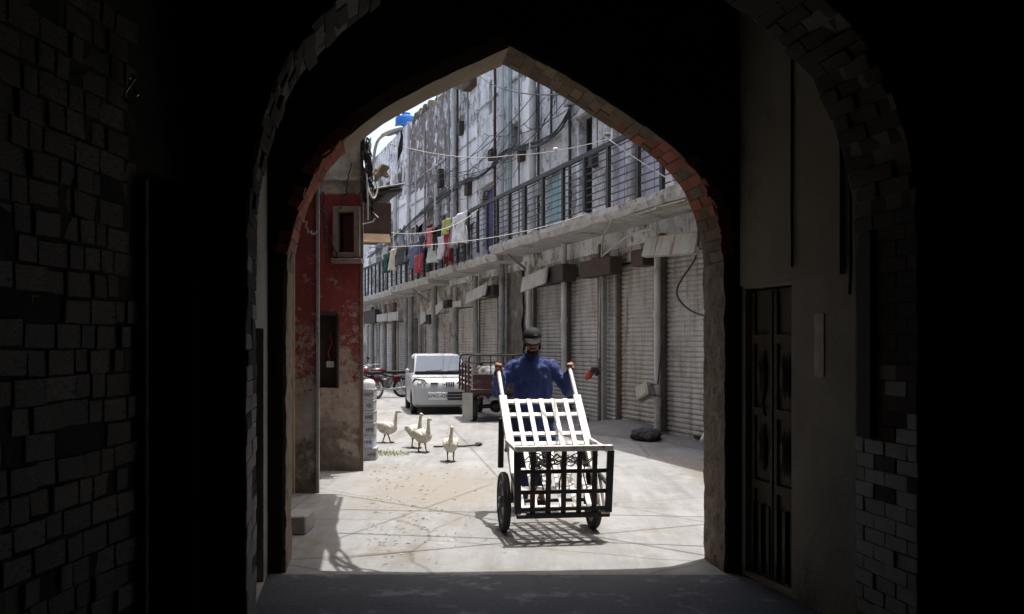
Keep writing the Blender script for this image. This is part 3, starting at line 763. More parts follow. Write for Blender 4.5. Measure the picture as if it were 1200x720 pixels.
# left wall beside the camera: old squarish bricks, a doorway with a stone jamb
nw = thing('passage_wall', 'rough dark brick wall on the left nearest the camera, with a black doorway', 'wall', (-1.5, 4.79, 0))
A3, B3 = (-1.48, 4.79), (-1.80, 0.5)
O3 = Vector((-1.5, 4.79, 0))
mb = MB(); a3, t3, n3, L3 = plan_wall(mb, A3, B3, 0, 5.5, -0.6, [(0.05, 0.58, 0.0, 2.35)])
o_ = mb.build('masonry_wall', M_['dim_plaster'], nw, fix=False); o_.location = -O3
M3 = Matrix.Identity(4); M3.col[0].xyz = t3; M3.col[1].xyz = n3; M3.col[2].xyz = Vector((0, 0, 1)); M3.col[3].xyz = a3 - O3
yaw3 = math.atan2(t3.y, t3.x)
z = 0.055; row = 0
while z < 2.95:
    hgt = 0.094; u = 0.63 + (row % 2)*0.07 - .0
    while u < 1.72:
        wd = rb.choice((0.10, 0.115, 0.12, 0.19, .20))
        hi = z > 1.75 + .25*noise.noise(Vector((u*2, 0, 5)))
        deep = -.0385 + rb.uniform(-.005, .007) - (.004 if hi else 0) - (.035 if rb.random() < .05 else 0)
        p = M3 @ Vector((u+wd/2, deep, z + .012*noise.noise(Vector((u*3, row*.3, 1)))))
        brick(nw, p, (rb.uniform(-.03, .03), rb.uniform(-.03, .03), yaw3+rb.uniform(-.06, .06)), (wd-.007*rb.uniform(.5, 2), .09, hgt-.010*rb.uniform(.6, 1.8)), 'brick_grey' if rb.random() < .35 else 'brick_wall')
        u += wd
    z += hgt; row += 1
mb = MB(); mb.box(.585, .625, -.02, .035, 0, 2.3, M3); mb.build('door_jamb', M_['block'], nw, bevel=.006)
mb = MB(); mb.box(.01, .045, -.02, .03, 0, 2.3, M3); mb.build('door_jamb', M_['pplaster'], nw, bevel=.006)
mb = MB(); mb.box(.06, .57, -.30, -.26, 0, 2.34, M3); mb.build('door', M_['door_wood'], nw)
hk = tag(MB().tube([M3 @ Vector((.78+.03*math.cos(q), .05+.02*math.sin(q*2), 2.62+.055*math.sin(q))) + O3 for q in [R(-80+20*i) for i in range(15)]] , .006, 8).build('wall_hook', M_['chrome'], smooth=True), 'small bright bent metal hook high on the dark left wall', 'hook')
# the rest of the passage round the camera; end wall behind it added to shut out light
mb = MB(); plan_wall(mb, (2.75, -6), (2.75, 4.79), 0, 5.5, -0.5); mb.add([(-2.4, -6, 0), (2.75, -6, 0), (2.75, -6, 5.5), (-2.4, -6, 5.5)], [(0,1,2,3)]); mb.add([(-1.80, .5, 0), (-2.4, -6, 0), (-2.4, -6, 5.5), (-1.80, .5, 5.5)], [(0,1,2,3)])
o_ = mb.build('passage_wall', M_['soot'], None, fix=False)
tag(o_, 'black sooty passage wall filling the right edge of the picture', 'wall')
mb = MB()
prof = [(-2.6, 3.0)]
for k in range(15): 
    th = math.pi - math.pi*k/14; prof.append((0.1+2.8*math.cos(th), 3.0+1.75*math.sin(th)))
vs = []; fs = []
for y in (-6.2, 4.80): vs += [(x, y, z) for x, z in prof]
npf = len(prof)
for i in range(npf-1): fs.append((i, i+1, npf+i+1, npf+i))
mb.add(vs, fs); mb.box(-7, 7, -6.4, GD-.002, 5.2, 8.6)
mb.box(-7, -2.9, -6.4, 4.7, 0, 5.19); mb.box(3.3, 7, -6.4, 4.7, 0, 5.19)
mb.box(-7, -2.3, 5.41, 7.2, 0, 5.19); mb.box(2.6, 7, 5.41, 7.2, 0, 5.19); mb.box(-2.9, 3.3, -6.5, -6.05, 0, 5.19)
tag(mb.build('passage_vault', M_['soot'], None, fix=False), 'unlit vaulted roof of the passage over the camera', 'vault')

# ================================================================== SHOP BUILDINGS ON THE RIGHT
def wall_open(mb, s0, s1, z0, z1, ops, rev=0.25, o=0.0):
    us = sorted({s0, s1, *[min(max(q, s0), s1) for p in ops for q in p[:2]]}); zs = sorted({z0, z1, *[min(max(q, z0), z1) for p in ops for q in p[2:4]]})
    for i in range(len(us)-1):
        for j in range(len(zs)-1):
            uc = (us[i]+us[i+1])/2; zc = (zs[j]+zs[j+1])/2
            if any(p[0] < uc < p[1] and p[2] < zc < p[3] for p in ops): continue
            mb.add([(us[i], o, zs[j]), (us[i+1], o, zs[j]), (us[i+1], o, zs[j+1]), (us[i], o, zs[j+1])], [(0,1,2,3)])
    for p in ops:
        a, b, c, d = max(p[0], s0), min(p[1], s1), max(p[2], z0), min(p[3], z1)
        for q in (((a, c), (a, d)), ((b, c), (b, d)), ((a, d), (b, d)), ((a, c), (b, c))):
            mb.add([(q[0][0], o, q[0][1]), (q[1][0], o, q[1][1]), (q[1][0], o-rev, q[1][1]), (q[0][0], o-rev, q[0][1])], [(0,1,2,3)])
    return mb

def shutter_mesh(wd, ht, pitch=0.085):
    mb = MB(); n = int(ht/pitch); vs = []; fs = []; prof = []
    for i in range(n):
        z = i*pitch
        for dz, off in ((0, 0.0), (pitch*.25, .020), (pitch*.62, .020), (pitch*.88, 0.0)): prof.append((z+dz, off))
    prof.append((ht, 0))
    for z, off in prof:
        vs += [(0, off, z), (wd, off, z)]
    for i in range(len(prof)-1): fs.append((2*i, 2*i+1, 2*i+3, 2*i+2))
    mb.add(vs, fs)
    mb.box(-.0, wd, -.01, .04, 0.0, .07)
    return mb

def building(name, label, s0, s1, H, wallm, shutters, uppers, depth=5.0):
    """shutters: (px_left, px_right, ztop, material); uppers: dict px0,px1,z0,z1,type"""
    root = thing(name, label, 'building', FP(s0, 0, 0), FROT)
    L = s1-s0
    lo = []; 
    for (a, b, zt, mm) in shutters:
        sa, sb = S_of(b)-s0 if b < 9000 else -2, S_of(a)-s0
        lo.append((max(sa, .02), min(sb, L-.02), 0.05, zt, mm))
    up = []
    for (a, b, z0, z1, ty) in uppers: up.append((S_of(b)-s0, S_of(a)-s0, z0, z1, ty))
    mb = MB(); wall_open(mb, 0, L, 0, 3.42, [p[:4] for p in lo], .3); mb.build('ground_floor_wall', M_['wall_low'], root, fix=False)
    mb = MB(); wall_open(mb, 0, L, 3.42, H, [p[:4] for p in up], .28)
    mb.add([(0, 0, 0), (0, -depth, 0), (0, -depth, H), (0, 0, H)], [(0,1,2,3)]); mb.add([(L, 0, 0), (L, -depth, 0), (L, -depth, H), (L, 0, H)], [(0,1,2,3)])
    mb.add([(0, 0, H), (L, 0, H), (L, -depth, H), (0, -depth, H)], [(0,1,2,3)]); mb.add([(0, -depth, 0), (L, -depth, 0), (L, -depth, H), (0, -depth, H)], [(0,1,2,3)])
    mb.build('upper_wall', wallm, root, fix=False)
    for (a, b, z0, z1, mm) in lo:
        ob = shutter_mesh(b-a-.04, z1-z0).build('roller_shutter' if mm != 'door' else 'wooden_door', M_['shutter' if mm == 's' else 'shutter_brown' if mm == 'b' else 'door_wood'], root, fix=False)
        ob.location = (a+.02, -.035, z0-.03)
        if b-a > 1.0 and mm != 'door':
            fr = MB(); fr.box(0, .035, -.01, .05, 0, z1-z0); fr.box(b-a-.075, b-a-.04, -.01, .05, 0, z1-z0)
            fr.build('guide_rail', M_['post'], ob)
            lk_ = MB(); lk_.box((b-a)/2-.12, (b-a)/2+.12, .03, .07, .05, .10); lk_.build('lock_bar', M_['iron'], ob)
    for (a, b, z0, z1, ty) in up:
        if ty == 'dark' or ty == 'win':
            ob = MB().box(a, b, -.27, -.24, z0, z1).build('window' if ty == 'win' else 'balcony_door', M_['dark_glass' if ty == 'win' else 'dark_room'], root)
            fr = MB(); f = .05
            fr.box(a, a+f, -.24, -.18, z0, z1); fr.box(b-f, b, -.24, -.18, z0, z1); fr.box(a+f, b-f, -.24, -.18, z1-f, z1); fr.box(a+f, b-f, -.24, -.18, z0, z0+f)
            fr.box((a+b)/2-.02, (a+b)/2+.02, -.24, -.19, z0+f, z1-f)
            fr.build('window_frame', M_['rail'], ob)
        else:
            ob = MB().box(a, b, -.20, -.14, z0, z1).build('balcony_door', M_[ty], root)
            st = MB(); st.box(a+.04, (a+b)/2-.02, -.14, -.12, z0+.1, z1-.1); st.box((a+b)/2+.02, b-.04, -.14, -.12, z0+.1, z1-.1); st.build('door_panel', M_[ty], ob)
    return root, s0

def pipe_on(root, s0, px, o, r, z0, z1, m, name='drain_pipe', clamps=True):
    s = S_of(px, o)-s0
    pts = []
    nseg = max(2, int((z1-z0)/.5))
    for i in range(nseg+1):
        z = z0+(z1-z0)*i/nseg
        pts.append((s+.012*noise.noise(Vector((s*3, z, 0))), o+.012*noise.noise(Vector((s*3, z, 7))), z))
    ob = MB().tube(pts, r, 12).build(name, m, root, smooth=True)
    if clamps:
        for z in [z0+.6+1.5*i for i in range(int((z1-z0)/1.5))]:
            MB().tube([(s, o, z-.06), (s, o, z+.06)], r*1.22, 12).build('pipe_collar', m, ob, smooth=True)
    return ob
def patch(root, s0, px0, px1, py0, py1, m, th=.02):
    a, b = S_of(px1)-s0, S_of(px0)-s0
    d = FP(S_of((px0+px1)/2), 0, 0).y
    z1, z0 = Z_of(py0, d), Z_of(py1, d)
    rr = random.Random(int(px0*7+py0)); pts = []
    for i in range(10): pts.append((a+(b-a)*i/10, z0+rr.uniform(-.12, .12)))
    for i in range(10): pts.append((b+rr.uniform(-.06, .06), z0+(z1-z0)*i/10))
    for i in range(10): pts.append((b-(b-a)*i/10, z1+rr.uniform(-.12, .12)))
    for i in range(10): pts.append((a+rr.uniform(-.06, .06), z1-(z1-z0)*i/10))
    mb = MB(); mb.loft([[Vector((x, .002, z)) for x, z in pts], [Vector((x, th, z)) for x, z in pts]])
    return mb.build('plaster_patch', m, root)
def slab(root, s0, sa, sb, depth, ztop, th, seed):
    """rough balcony slab with a crumbling front edge"""
    rr = random.Random(seed); mb = MB(); n = max(6, int((sb-sa)/.18)); rings = []
    for i in range(n+1):
        s = sa-s0+(sb-sa)*i/n
        e = depth + .035*noise.noise(Vector((s*1.7, seed, 0))) + rr.uniform(-.02, .02)
        t_ = th + .03*noise.noise(Vector((s*1.1, seed, 5)))
        rings.append([Vector((s, 0.0, ztop)), Vector((s, e, ztop+rr.uniform(-.012, .012))), Vector((s, e+rr.uniform(-.02, .015), ztop-th*.45)), Vector((s, e-.05+rr.uniform(-.03, .02), ztop-t_)), Vector((s, 0.0, ztop-th*1.15))])
    mb.loft(rings); return mb.build('balcony_slab', M_['slab'], root)
def railing(root, s0, pxs, o, z0, z1, name='railing', bars=8, sags=0.0):
    ss = [S_of(p, o)-s0 for p in pxs]
    rail = MB().bar((min(ss)-.03, o, z1), (max(ss)+.03, o, z1), .07, .085).build(name, M_['rail'], root)
    for s in ss:
        MB().box(s-.05, s+.05, o-.03, o+.03, z0-.05, z1-.03).build('rail_post', M_['rail'], rail)
    for i in range(bars):
        z = z0+.10+(z1-z0-.2)*i/(bars-1)
        MB().bar((min(ss), o+.0, z), (max(ss), o+.0, z), .016, .018).build('rail_bar', M_['rail'], rail)
    return rail

zF = 3.98
b1, s1_ = building('shop_building', 'near grey two-storey shop building with wide roller shutters and a dark railed balcony', -10.5, 13.8, 9.9, M_['wall_a'],
    [(778, 868, 3.15, 's'), (726, 774, 3.12, 'b'), (709, 723, 3.1, 's'), (667, 702, 3.05, 's'), (627, 659, 2.95, 's'), (561.5, 584, 2.86, 'b')],
    [(678, 694, 4.0, 6.35, 'dark'), (640, 657, 4.0, 6.2, 'teal_cloth'), (718, 733, 4.0, 6.1, 'lavender'), (748, 772, 4.0, 6.0, 'lavender'), (790, 812, 4.0, 6.2, 'dark'),
     (648, 663, 6.35, 7.2, 'win'), (600, 609, 6.5, 7.15, 'win'), (566, 578, 4.0, 5.9, 'purple'), (626, 632, 6.6, 7.6, 'win'), (573, 577, 7.9, 8.8, 'win'), (611, 618, 4.0, 5.9, 'dark'), (696, 706, 6.4, 7.4, 'win'), (584, 586, 6.6, 7.2, 'dark'), (593, 597, 4.0, 5.8, 'white_plaster')])
b2, s2_ = building('shop_building', 'tall patched white and brick building in the middle of the shop row', 13.8, 17.35, 11.4, M_['wall_b'],
    [(536, 557, 2.68, 'b')], [(540, 545, 4.0, 5.9, 'dark'), (549, 555, 4.0, 5.8, 'white_plaster'), (534, 537, 6.4, 7.1, 'win')])
b3, s3_ = building('shop_building', 'dark bare-brick shop building with a broken roof edge behind the laundry', 17.35, 23.75, 9.8, M_['wall_c'],
    [(521, 529, 2.62, 'b'), (513, 520, 2.6, 's'), (498.5, 505.5, 2.55, 's'), (482, 497, 2.5, 'door')], [(485, 495, 5.6, 6.7, 'win'), (500, 507, 3.8, 5.7, 'dark'), (517, 524, 3.8, 5.8, 'white_plaster')])
b4, s4_ = building('shop_building', 'farthest bluish-grey shop building at the far left of the street', 23.75, 46, 10.0, M_['wall_d'],
    [(466, 475, 2.46, 's'), (452, 460, 2.45, 's'), (444, 450, 2.45, 's'), (431, 442, 2.42, 's')], [(468, 474, 5.2, 6.6, 'win'), (455, 461, 5.2, 6.6, 'dark'), (440, 447, 5.2, 6.6, 'win'), (452, 457, 7.4, 8.4, 'win'), (466, 471, 7.4, 8.4, 'win')])
# closing block across the far end of the street
eb = thing('far_building', 'plain grey building closing the far end of the street, behind the red house', 'building', FP(47, 0, 0), FROT)
mb = MB(); mb.box(0, 8, -2, 16, 0, 8.5); mb.build('wall', M_['wall_d'], eb)
for i in range(5):
    for zz in (1.2, 4.6): MB().box(-.02, .02, .5+i*2.2, 1.6+i*2.2, zz, zz+1.5).build('window', M_['dark_glass'], eb)

# -- balconies
slab(b1, s1_, -10, S_of(574, .85), .85, zF, .20, 3)
slab(b1, s1_, S_of(574, .85)+.02, 13.78, .72, 3.84, .20, 4)
slab(b2, s2_, 13.82, 17.3, .78, 3.82, .20, 5)
slab(b3, s3_, 17.4, 23.7, .72, 3.72, .22, 6)
slab(b4, s4_, 23.8, 40, .72, 3.62, .20, 7)
railing(b1, s1_, [900, 850, 800, 776, 748, 713, 685.5, 660, 636.7, 615.5, 597, 583, 571, 560, 549], .80, zF, 5.10)
railing(b2, s2_, [545, 537, 530, 524, 518], .70, 3.84, 4.98, bars=7)
railing(b3, s3_, [517, 511, 504, 497, 490, 483, 476.5], .66, 3.74, 4.92, bars=7)
railing(b4, s4_, [475.5, 470, 464.5, 459, 454, 449, 444.5, 440, 435.5, 431.5, 428, 424], .66, 3.64, 4.86, bars=6)
# broken masonry upstand under the rail and small bright slips along the slab edge
for i, px in enumerate((788, 681, 622)):
    s = S_of(px, .86)-s1_
    MB().box(s-.14, s+.14, .80, .90, zF+.0, zF+.055).build('white_kerb_piece', M_['white_metal'], b1, bevel=.006)
# brackets under the slabs
for root, s0_, px, zt, dp in ((b1, s1_, 622, 3.76, .6), (b3, s3_, 503, 3.48, .6)):
    s = S_of(px)-s0_
    MB().bar((s, .02, zt-.45), (s, dp, zt-.02), .06, .06).build('balcony_bracket', M_['pipe_grey'], root)
# stone section beside the man
s_a, s_b = S_of(615)-s1_, S_of(594)-s1_
mb = MB(); nx, nz = 10, 22; vs = []; fs = []
for j in range(nz+1):
    for i in range(nx+1):
        x = s_a+(s_b-s_a)*i/nx; zz = 3.4*j/nz
        vs.append((x, .06+.07*noise.noise(Vector((x*2.2, zz*2.2, 3)))+.05*noise.noise(Vector((x*6, zz*6, 3))), zz))
for j in range(nz):
    for i in range(nx): fs.append((j*(nx+1)+i, j*(nx+1)+i+1, (j+1)*(nx+1)+i+1, (j+1)*(nx+1)+i))
mb.add(vs, fs); mb.build('rough_stone_facing', M_['stone'], b1, fix=False, smooth='all')

# -- posts and pipes
for (px, o, r, z0, z1, m) in ((770, .22, .055, 0, 3.2, 'pipe'), (661, .22, .062, 0, 3.72, 'pipe'), (620, .22, .065, 0, 3.45, 'pipe'), (588, .25, .075, 0, 3.75, 'pipe_grey'), (593.5, .15, .035, 0, 3.6, 'pipe_grey'),
                              (624, .14, .085, 4.0, 8.6, 'pipe'), (587.5, .12, .075, 4.0, 8.9, 'pipe'), (596, .10, .03, 4, 9.8, 'teal_cloth'), (599, .10, .03, 4, 9.8, 'pipe_grey'), (558, .2, .055, 0, 3.5, 'pipe_grey'), (742, .08, .04, 4, 9.5, 'pipe_grey'), (668, .08, .035, 4.2, 9.5, 'rail'), (631, .08, .03, 4.2, 8.2, 'rail')):
    pipe_on(b1, s1_, px, o, r, z0, z1, M_[m])
s = S_of(624, .14)-s1_
MB().tube([(s, .14, 7.75), (s-.25, .16, 8.05), (s-.75, .20, 8.45), (s-1.1, .2, 8.6)], .075, 12).build('drain_pipe', M_['pipe'], b1, smooth=True)
for (px, o, w_, z1, m) in ((776, .07, .09, 3.5, 'post'), (724.5, .04, .07, 3.1, 'post'), (708, .10, .10, 3.35, 'pipe_grey'), (704, .14, .06, 3.55, 'post'), (666, .06, .06, 3.3, 'post'), (627, .05, .07, 3.2, 'post')):
    s = S_of(px, o)-s1_
    MB().box(s-w_/2, s+w_/2, o-.04, o+.05, 0, z1).build('shop_post', M_[m], b1, bevel=.008)
for (px, o, r, z0, z1, m) in ((531.5, .14, .07, 3.8, 11.2, 'pipe'), (556, .2, .05, 0, 3.4, 'pipe_grey'), (533.8, .2, .08, 0, 3.3, 'pipe_grey')): pipe_on(b2, s2_, px, o, r, z0, z1, M_[m])
for (px, o, r, z0, z1, m) in ((509, .25, .10, 0, 3.5, 'pipe_grey'), (511.8, .14, .09, 3.7, 6.9, 'pipe'), (481.5, .2, .10, 0, 3.3, 'pipe_grey'), (478.6, .14, .05, 3.7, 9.9, 'pipe'), (492, .2, .06, 0, 2.6, 'pipe_grey'), (526, .12, .04, 3.8, 9.6, 'pipe_grey')): pipe_on(b3, s3_, px, o, r, z0, z1, M_[m])
for (px, o, r, z0, z1, m) in ((476.5, .25, .10, 0, 3.3, 'pipe_grey'), (462, .25, .10, 0, 3.2, 'post'), (450.5, .25, .10, 0, 3.2, 'pipe_grey'), (436, .2, .10, 0, 3.2, 'pipe_grey'), (463, .14, .09, 3.6, 8, 'pipe'), (445, .14, .06, 3.6, 9, 'pipe_grey')): pipe_on(b4, s4_, px, o, r, z0, z1, M_[m], clamps=False)
# -- whitewashed and cement patches
for r_, s0_, a in ((b2, s2_, (538.5, 560, 152, 206)), (b2, s2_, (540, 560, 214, 262)), (b3, s3_, (482, 501, 222, 262)), (b1, s1_, (597, 622, 182, 225)), (b1, s1_, (571, 584, 205, 216)), (b4, s4_, (466, 477, 232, 268)), (b1, s1_, (612, 628, 92, 150)), (b2, s2_, (548, 560, 88, 118))):
    patch(r_, s0_, *a, M_['white_plaster'])
for r_, s0_, a in ((b1, s1_, (634, 676, 96, 200)), (b1, s1_, (696, 716, 130, 235)), (b1, s1_, (735, 747, 140, 228)), (b1, s1_, (660, 676, 205, 250))):
    patch(r_, s0_, *a, M_['grey_plaster'], .012)
# roof edge rubble and roof boxes
rr = random.Random(3)
for i in range(26):
    s = rr.uniform(.1, 6.2); z = 9.8
    MB().box(s-.14, s+.14, -.3, .03, z-.01, z+rr.uniform(.06, .30)).build('parapet_piece', M_[rr.choice(('wall_c', 'stone', 'white_plaster', 'brick_dusty'))], b3, bevel=.02)
MB().box(.1, .9, -.2, .25, 9.0, 9.7).build('wall_box', M_['rust_brown'], b2, bevel=.02)
MB().box(1.2, 1.9, -.1, .3, 9.3, 10.0).build('wall_box', M_['pipe_grey'], b2, bevel=.02)
# white house behind the roof edge
wb = thing('far_building', 'small white rooftop room peeping over the dark brick roof edge', 'building', FP(22.3, -2.2, 9.8), FROT)
MB().box(-1.6, 1.4, -2, 1.0, 0, 1.55).build('wall', M_['white_plaster'], wb); MB().box(-1.7, 1.5, -2.1, 1.12, 1.552, 1.7).build('roof', M_['moto_red'], wb)

rr = random.Random(19)
for root, s0_, px0, px1, z in ((b1, s1_, 644, 667, 7.25), (b1, s1_, 676, 696, 6.42), (b1, s1_, 598, 611, 7.2), (b1, s1_, 564, 580, 6.0), (b1, s1_, 638, 659, 6.26), (b1, s1_, 560.5, 640, 8.3), (b2, s2_, 532, 559, 7.55), (b3, s3_, 483, 497, 6.78), (b3, s3_, 482, 528, 7.6), (b4, s4_, 440, 476, 7.0), (b1, s1_, 716, 775, 6.2)):
    a, b = S_of(px1)-s0_, S_of(px0)-s0_; a = max(a, .02)
    mb = MB(); rings = []; n_ = max(4, int((b-a)/.2))
    for i in range(n_+1):
        s = a+(b-a)*i/n_; e = .07+.03*noise.noise(Vector((s*3, z, 1))); h = .05+.015*noise.noise(Vector((s*4, z, 3)))
        rings.append([Vector((s, 0.0, z)), Vector((s, e, z-.01)), Vector((s, e-.01, z-h)), Vector((s, 0.0, z-h-.01))])
    mb.loft(rings); mb.build('wall_ledge', M_['grey_plaster'], root)
for root, s0_, px, z, w_, h_, m in ((b1, s1_, 671, 6.9, .3, .4, 'pipe_grey'), (b1, s1_, 615, 6.25, .25, .35, 'rust_brown'), (b1, s1_, 580, 6.7, .35, .3, 'board_dark'), (b1, s1_, 636, 5.2, .25, .3, 'pipe_grey'), (b2, s2_, 552, 6.2, .4, .5, 'rust_brown'), (b2, s2_, 543, 8.1, .3, .4, 'board_dark'), (b3, s3_, 505, 6.4, .5, .4, 'pipe_grey'), (b3, s3_, 519, 7.0, .3, .6, 'board_dark'), (b1, s1_, 700, 5.3, .2, .3, 'board_dark')):
    s = S_of(px)-s0_; MB().box(s-w_/2, s+w_/2, .0, .16, z-h_/2, z+h_/2).build('wall_box', M_[m], root, bevel=.015)
for (px, o, r, z0, z1, m) in ((608, .09, .025, 4.0, 9.6, 'pipe_grey'), (646, .09, .03, 6.2, 9.4, 'rail'), (580, .10, .04, 4.0, 9.5, 'rust_brown'), (683, .08, .025, 6.5, 9, 'pipe')): pipe_on(b1, s1_, px, o, r, z0, z1, M_[m], clamps=False)
for (px, o, r, z0, z1, m) in ((548, .10, .03, 3.9, 9.5, 'pipe_grey'), (536, .10, .04, 3.9, 10.5, 'rust_brown')): pipe_on(b2, s2_, px, o, r, z0, z1, M_[m], clamps=False)
for (px, o, r, z0, z1, m) in ((498, .10, .04, 3.8, 9.0, 'pipe_grey'), (487, .10, .03, 3.8, 8.0, 'pipe')): pipe_on(b3, s3_, px, o, r, z0, z1, M_[m], clamps=False)
# -- boards and shutter boxes over the shops (each tilts its own way)
def board(px0, px1, py0, py1, o, m, label, skew=0.0, th=.12, rx=0.0, ry=0.0, root=b1, s0=s1_):
    pm = (px0+px1)/2
    a, b = S_of(px1, o)-s0, S_of(px0, o)-s0
    d = FP(S_of(pm, o), o, 0).y
    z1, z0 = Z_of(py0, d), Z_of(py1, d)
    ob = MB().box(-(b-a)/2, (b-a)/2, -th/2, th/2, -(z1-z0)/2, (z1-z0)/2).build('shop_board', M_[m], root, bevel=.012)
    ob.location = ((a+b)/2, o, (z0+z1)/2); ob.rotation_euler = (rx, ry, skew)
    return ob
board(757, 818, 275, 300, .42, 'board', '', th=.10, rx=R(14), ry=R(-3))
board(748, 762, 293, 312, .22, 'rust_brown', '', th=.3)
board(686, 722, 304, 324, .25, 'rust_brown', '', th=.25)
board(642, 667, 312, 332, .25, 'board_dark', '', th=.3)
board(612, 641, 319, 338, .50, 'board', '', th=.05, rx=R(10), ry=R(4))
board(571, 583, 335, 348, .25, 'board_dark', '', th=.25)
board(547, 570, 337, 352, .5, 'board', '', th=.05, rx=R(12), ry=R(5))
board(519, 528, 352, 361, .25, 'board_dark', '', th=.2, root=b3, s0=s3_)
board(531, 541, 353, 360, .4, 'board', '', th=.05, root=b2, s0=s2_)
board(511, 519, 355, 366, .5, 'board', '', th=.05, ry=R(10), root=b3, s0=s3_)
board(493, 499, 367, 379, .4, 'board', '', th=.05, ry=R(8), root=b3, s0=s3_)
board(499, 506, 369, 380, .25, 'board_dark', '', th=.2, root=b3, s0=s3_)
board(455, 467, 366, 376, .4, 'board', '', th=.05, root=b4, s0=s4_)
board(442, 454, 368, 377, .4, 'board', '', th=.05, root=b4, s0=s4_)
board(428, 442, 364, 379, .25, 'board_dark', '', th=.2, root=b4, s0=s4_)
# concrete ledge with loose laths under the first slab
rr = random.Random(9)
for i in range(14):
    s = S_of(790, .7)-s1_+rr.uniform(-1.4, 1.2); o = rr.uniform(.35, .86)
    MB().bar((s-.5, o, 3.76+rr.uniform(-.03, .03)), (s+.6, o+rr.uniform(-.15, .1), 3.755+rr.uniform(-.03, .02)), .03, .02).build('loose_lath', M_['board'], b1)
# cement ramp in front of the shops
mb = MB(); a, b = S_of(770, .3), S_of(694, .3)
rings = []
for i in range(13):
    u = i/12; s = a+(b-a)*u; hgt = .17*math.sin(math.pi*min(1, max(.0, u)))**.5+.01; e = .75+.35*math.sin(math.pi*u)
    rings.append([FP(s, -.1, hgt), FP(s, .25, hgt), FP(s, e*.7, hgt*.55), FP(s, e, .006), FP(s, e, -.02), FP(s, -.1, -.02)])
mb.loft(rings); kind(mb.build('cement_ramp', M_['ramp'], None, smooth='all'), 'structure')
mb = MB(); rings = []
for i in range(90):
    s = -10.2+.62*i; e = .42+.04*noise.noise(Vector((s, 2, 0))); h = .05
    rings.append([FP(s, -.14, h), FP(s, e, h), FP(s, e+.05, -.01), FP(s, -.14, -.01)])
mb.loft(rings); kind(mb.build('shop_threshold', M_['ramp'], None), 'structure')

# ================================================================== RED HOUSE ON THE LEFT
CX, CY = -1.90, 12.95
red = thing('red_house', 'corner house with peeling dark red paint and a small window, left of the street', 'building', (CX, CY, 0))
# side wall runs back along the street direction
def RL(x, y): return Vector((x-CX, y-CY, 0))
H = 9.0
mb = MB()
def vwall(mb, pts, z0, z1):
    for p, q in zip(pts, pts[1:]):
        mb.add([(p[0], p[1], z0), (q[0], q[1], z0), (q[0], q[1], z1), (p[0], p[1], z1)], [(0,1,2,3)])
e = (0+U.x*28, 0+U.y*28)
# front wall with the window opening and the meter recess
wx0, wx1 = X_of(393, CY)-CX, X_of(420, CY)-CX
wz1, wz0 = Z_of(245, CY), Z_of(301, CY)
nx0, nx1 = X_of(373.5, CY)-CX, X_of(396, CY)-CX
nz1, nz0 = Z_of(368, CY), Z_of(455, CY)
wall_open(mb, -2.2, 0, 0, H, [(wx0, wx1, wz0, wz1), (nx0, nx1, nz0, nz1)], -.18)
sw = MB(); vwall(sw, [(0.0, 0.003), e, (e[0]-6, e[1])], 0, H); sw.build('side_wall', M_['wall_b'], red, fix=False)  # unseen side, made pale to bounce light onto the shops opposite
mb.add([(-2.2, 0, H), (0, 0, H), (e[0], e[1], H), (e[0]-6, e[1], H), (-6, 0, H)], [(0,1,2,3,4)])
mb.build('wall', M_['red_wall'], red, fix=False)
# window: splayed frame standing proud, dark inside
wn_ = MB().box(wx0, wx1, .15, .17, wz0, wz1).build('window', M_['dark_glass'], red)
fr = MB(); f = .045
fr.box(wx0-.02, wx0+f, -.10, .12, wz0-.01, wz1+.02); fr.box(wx1-f, wx1+.03, -.10, .12, wz0-.01, wz1+.02); fr.box(wx0+f, wx1-f, -.10, .12, wz1-f, wz1+.02); fr.box(wx0+f, wx1-f, -.10, .12, wz0-.02, wz0+f)
fr.build('window_frame', M_['frame'], wn_, bevel=.006)
MB().box(wx0-.03, wx1+.06, -.16, .0, wz0-.09, wz0-.03).build('window_sill', M_['frame'], wn_, bevel=.006)
# meter recess
nc = MB().box(nx0, nx1, .16, .178, nz0, nz1).build('meter_recess', M_['board_dark'], red)
MB().box(nx0+.08, nx0+.18, .08, .159, nz0+.26, nz0+.34).build('switch_box', M_['pipe'], nc, bevel=.008)
MB().tube([(nx0+.12, .12, nz0+.34), (nx0+.10, .10, nz0+.45), (nx0+.15, .11, nz0+.58), (nx0+.12, .13, nz0+.7)], .008, 6).build('wire', M_['orange'], nc)
fr = MB(); fr.box(nx0-.015, nx0+.01, -.03, .1, nz0, nz1); fr.box(nx1-.01, nx1+.012, -.03, .1, nz0, nz1); fr.box(nx0+.011, nx1-.011, -.03, .1, nz1-.02, nz1+.01); fr.build('recess_frame', M_['board_dark'], nc)
# nearer corner pier (in front, to the left)
px_, py_ = X_of(372, 11.05)-CX, 11.05-CY
mb = MB()
vwall(mb, [(-5.0, py_), (px_, py_), (px_-.56, 0.0)], 0, H); mb.add([(-5, py_, H), (px_, py_, H), (px_-.56, 0, H), (-5, 0, H)], [(0,1,2,3)])
mb.build('corner_pier', M_['red_wall'], red, fix=False)
MB().box(px_-.010, px_+.02, py_-.025, py_+.015, 0, 3.5).build('corner_bead', M_['pipe_grey'], red)
MB().box(px_-.30, px_-.24, py_-.06, py_-.002, 0, 3.2).build('wooden_jamb', M_['tan'], red)
MB().box(-.015, .02, -.02, .02, 0, 4.6).build('corner_bead', M_['post'], red)
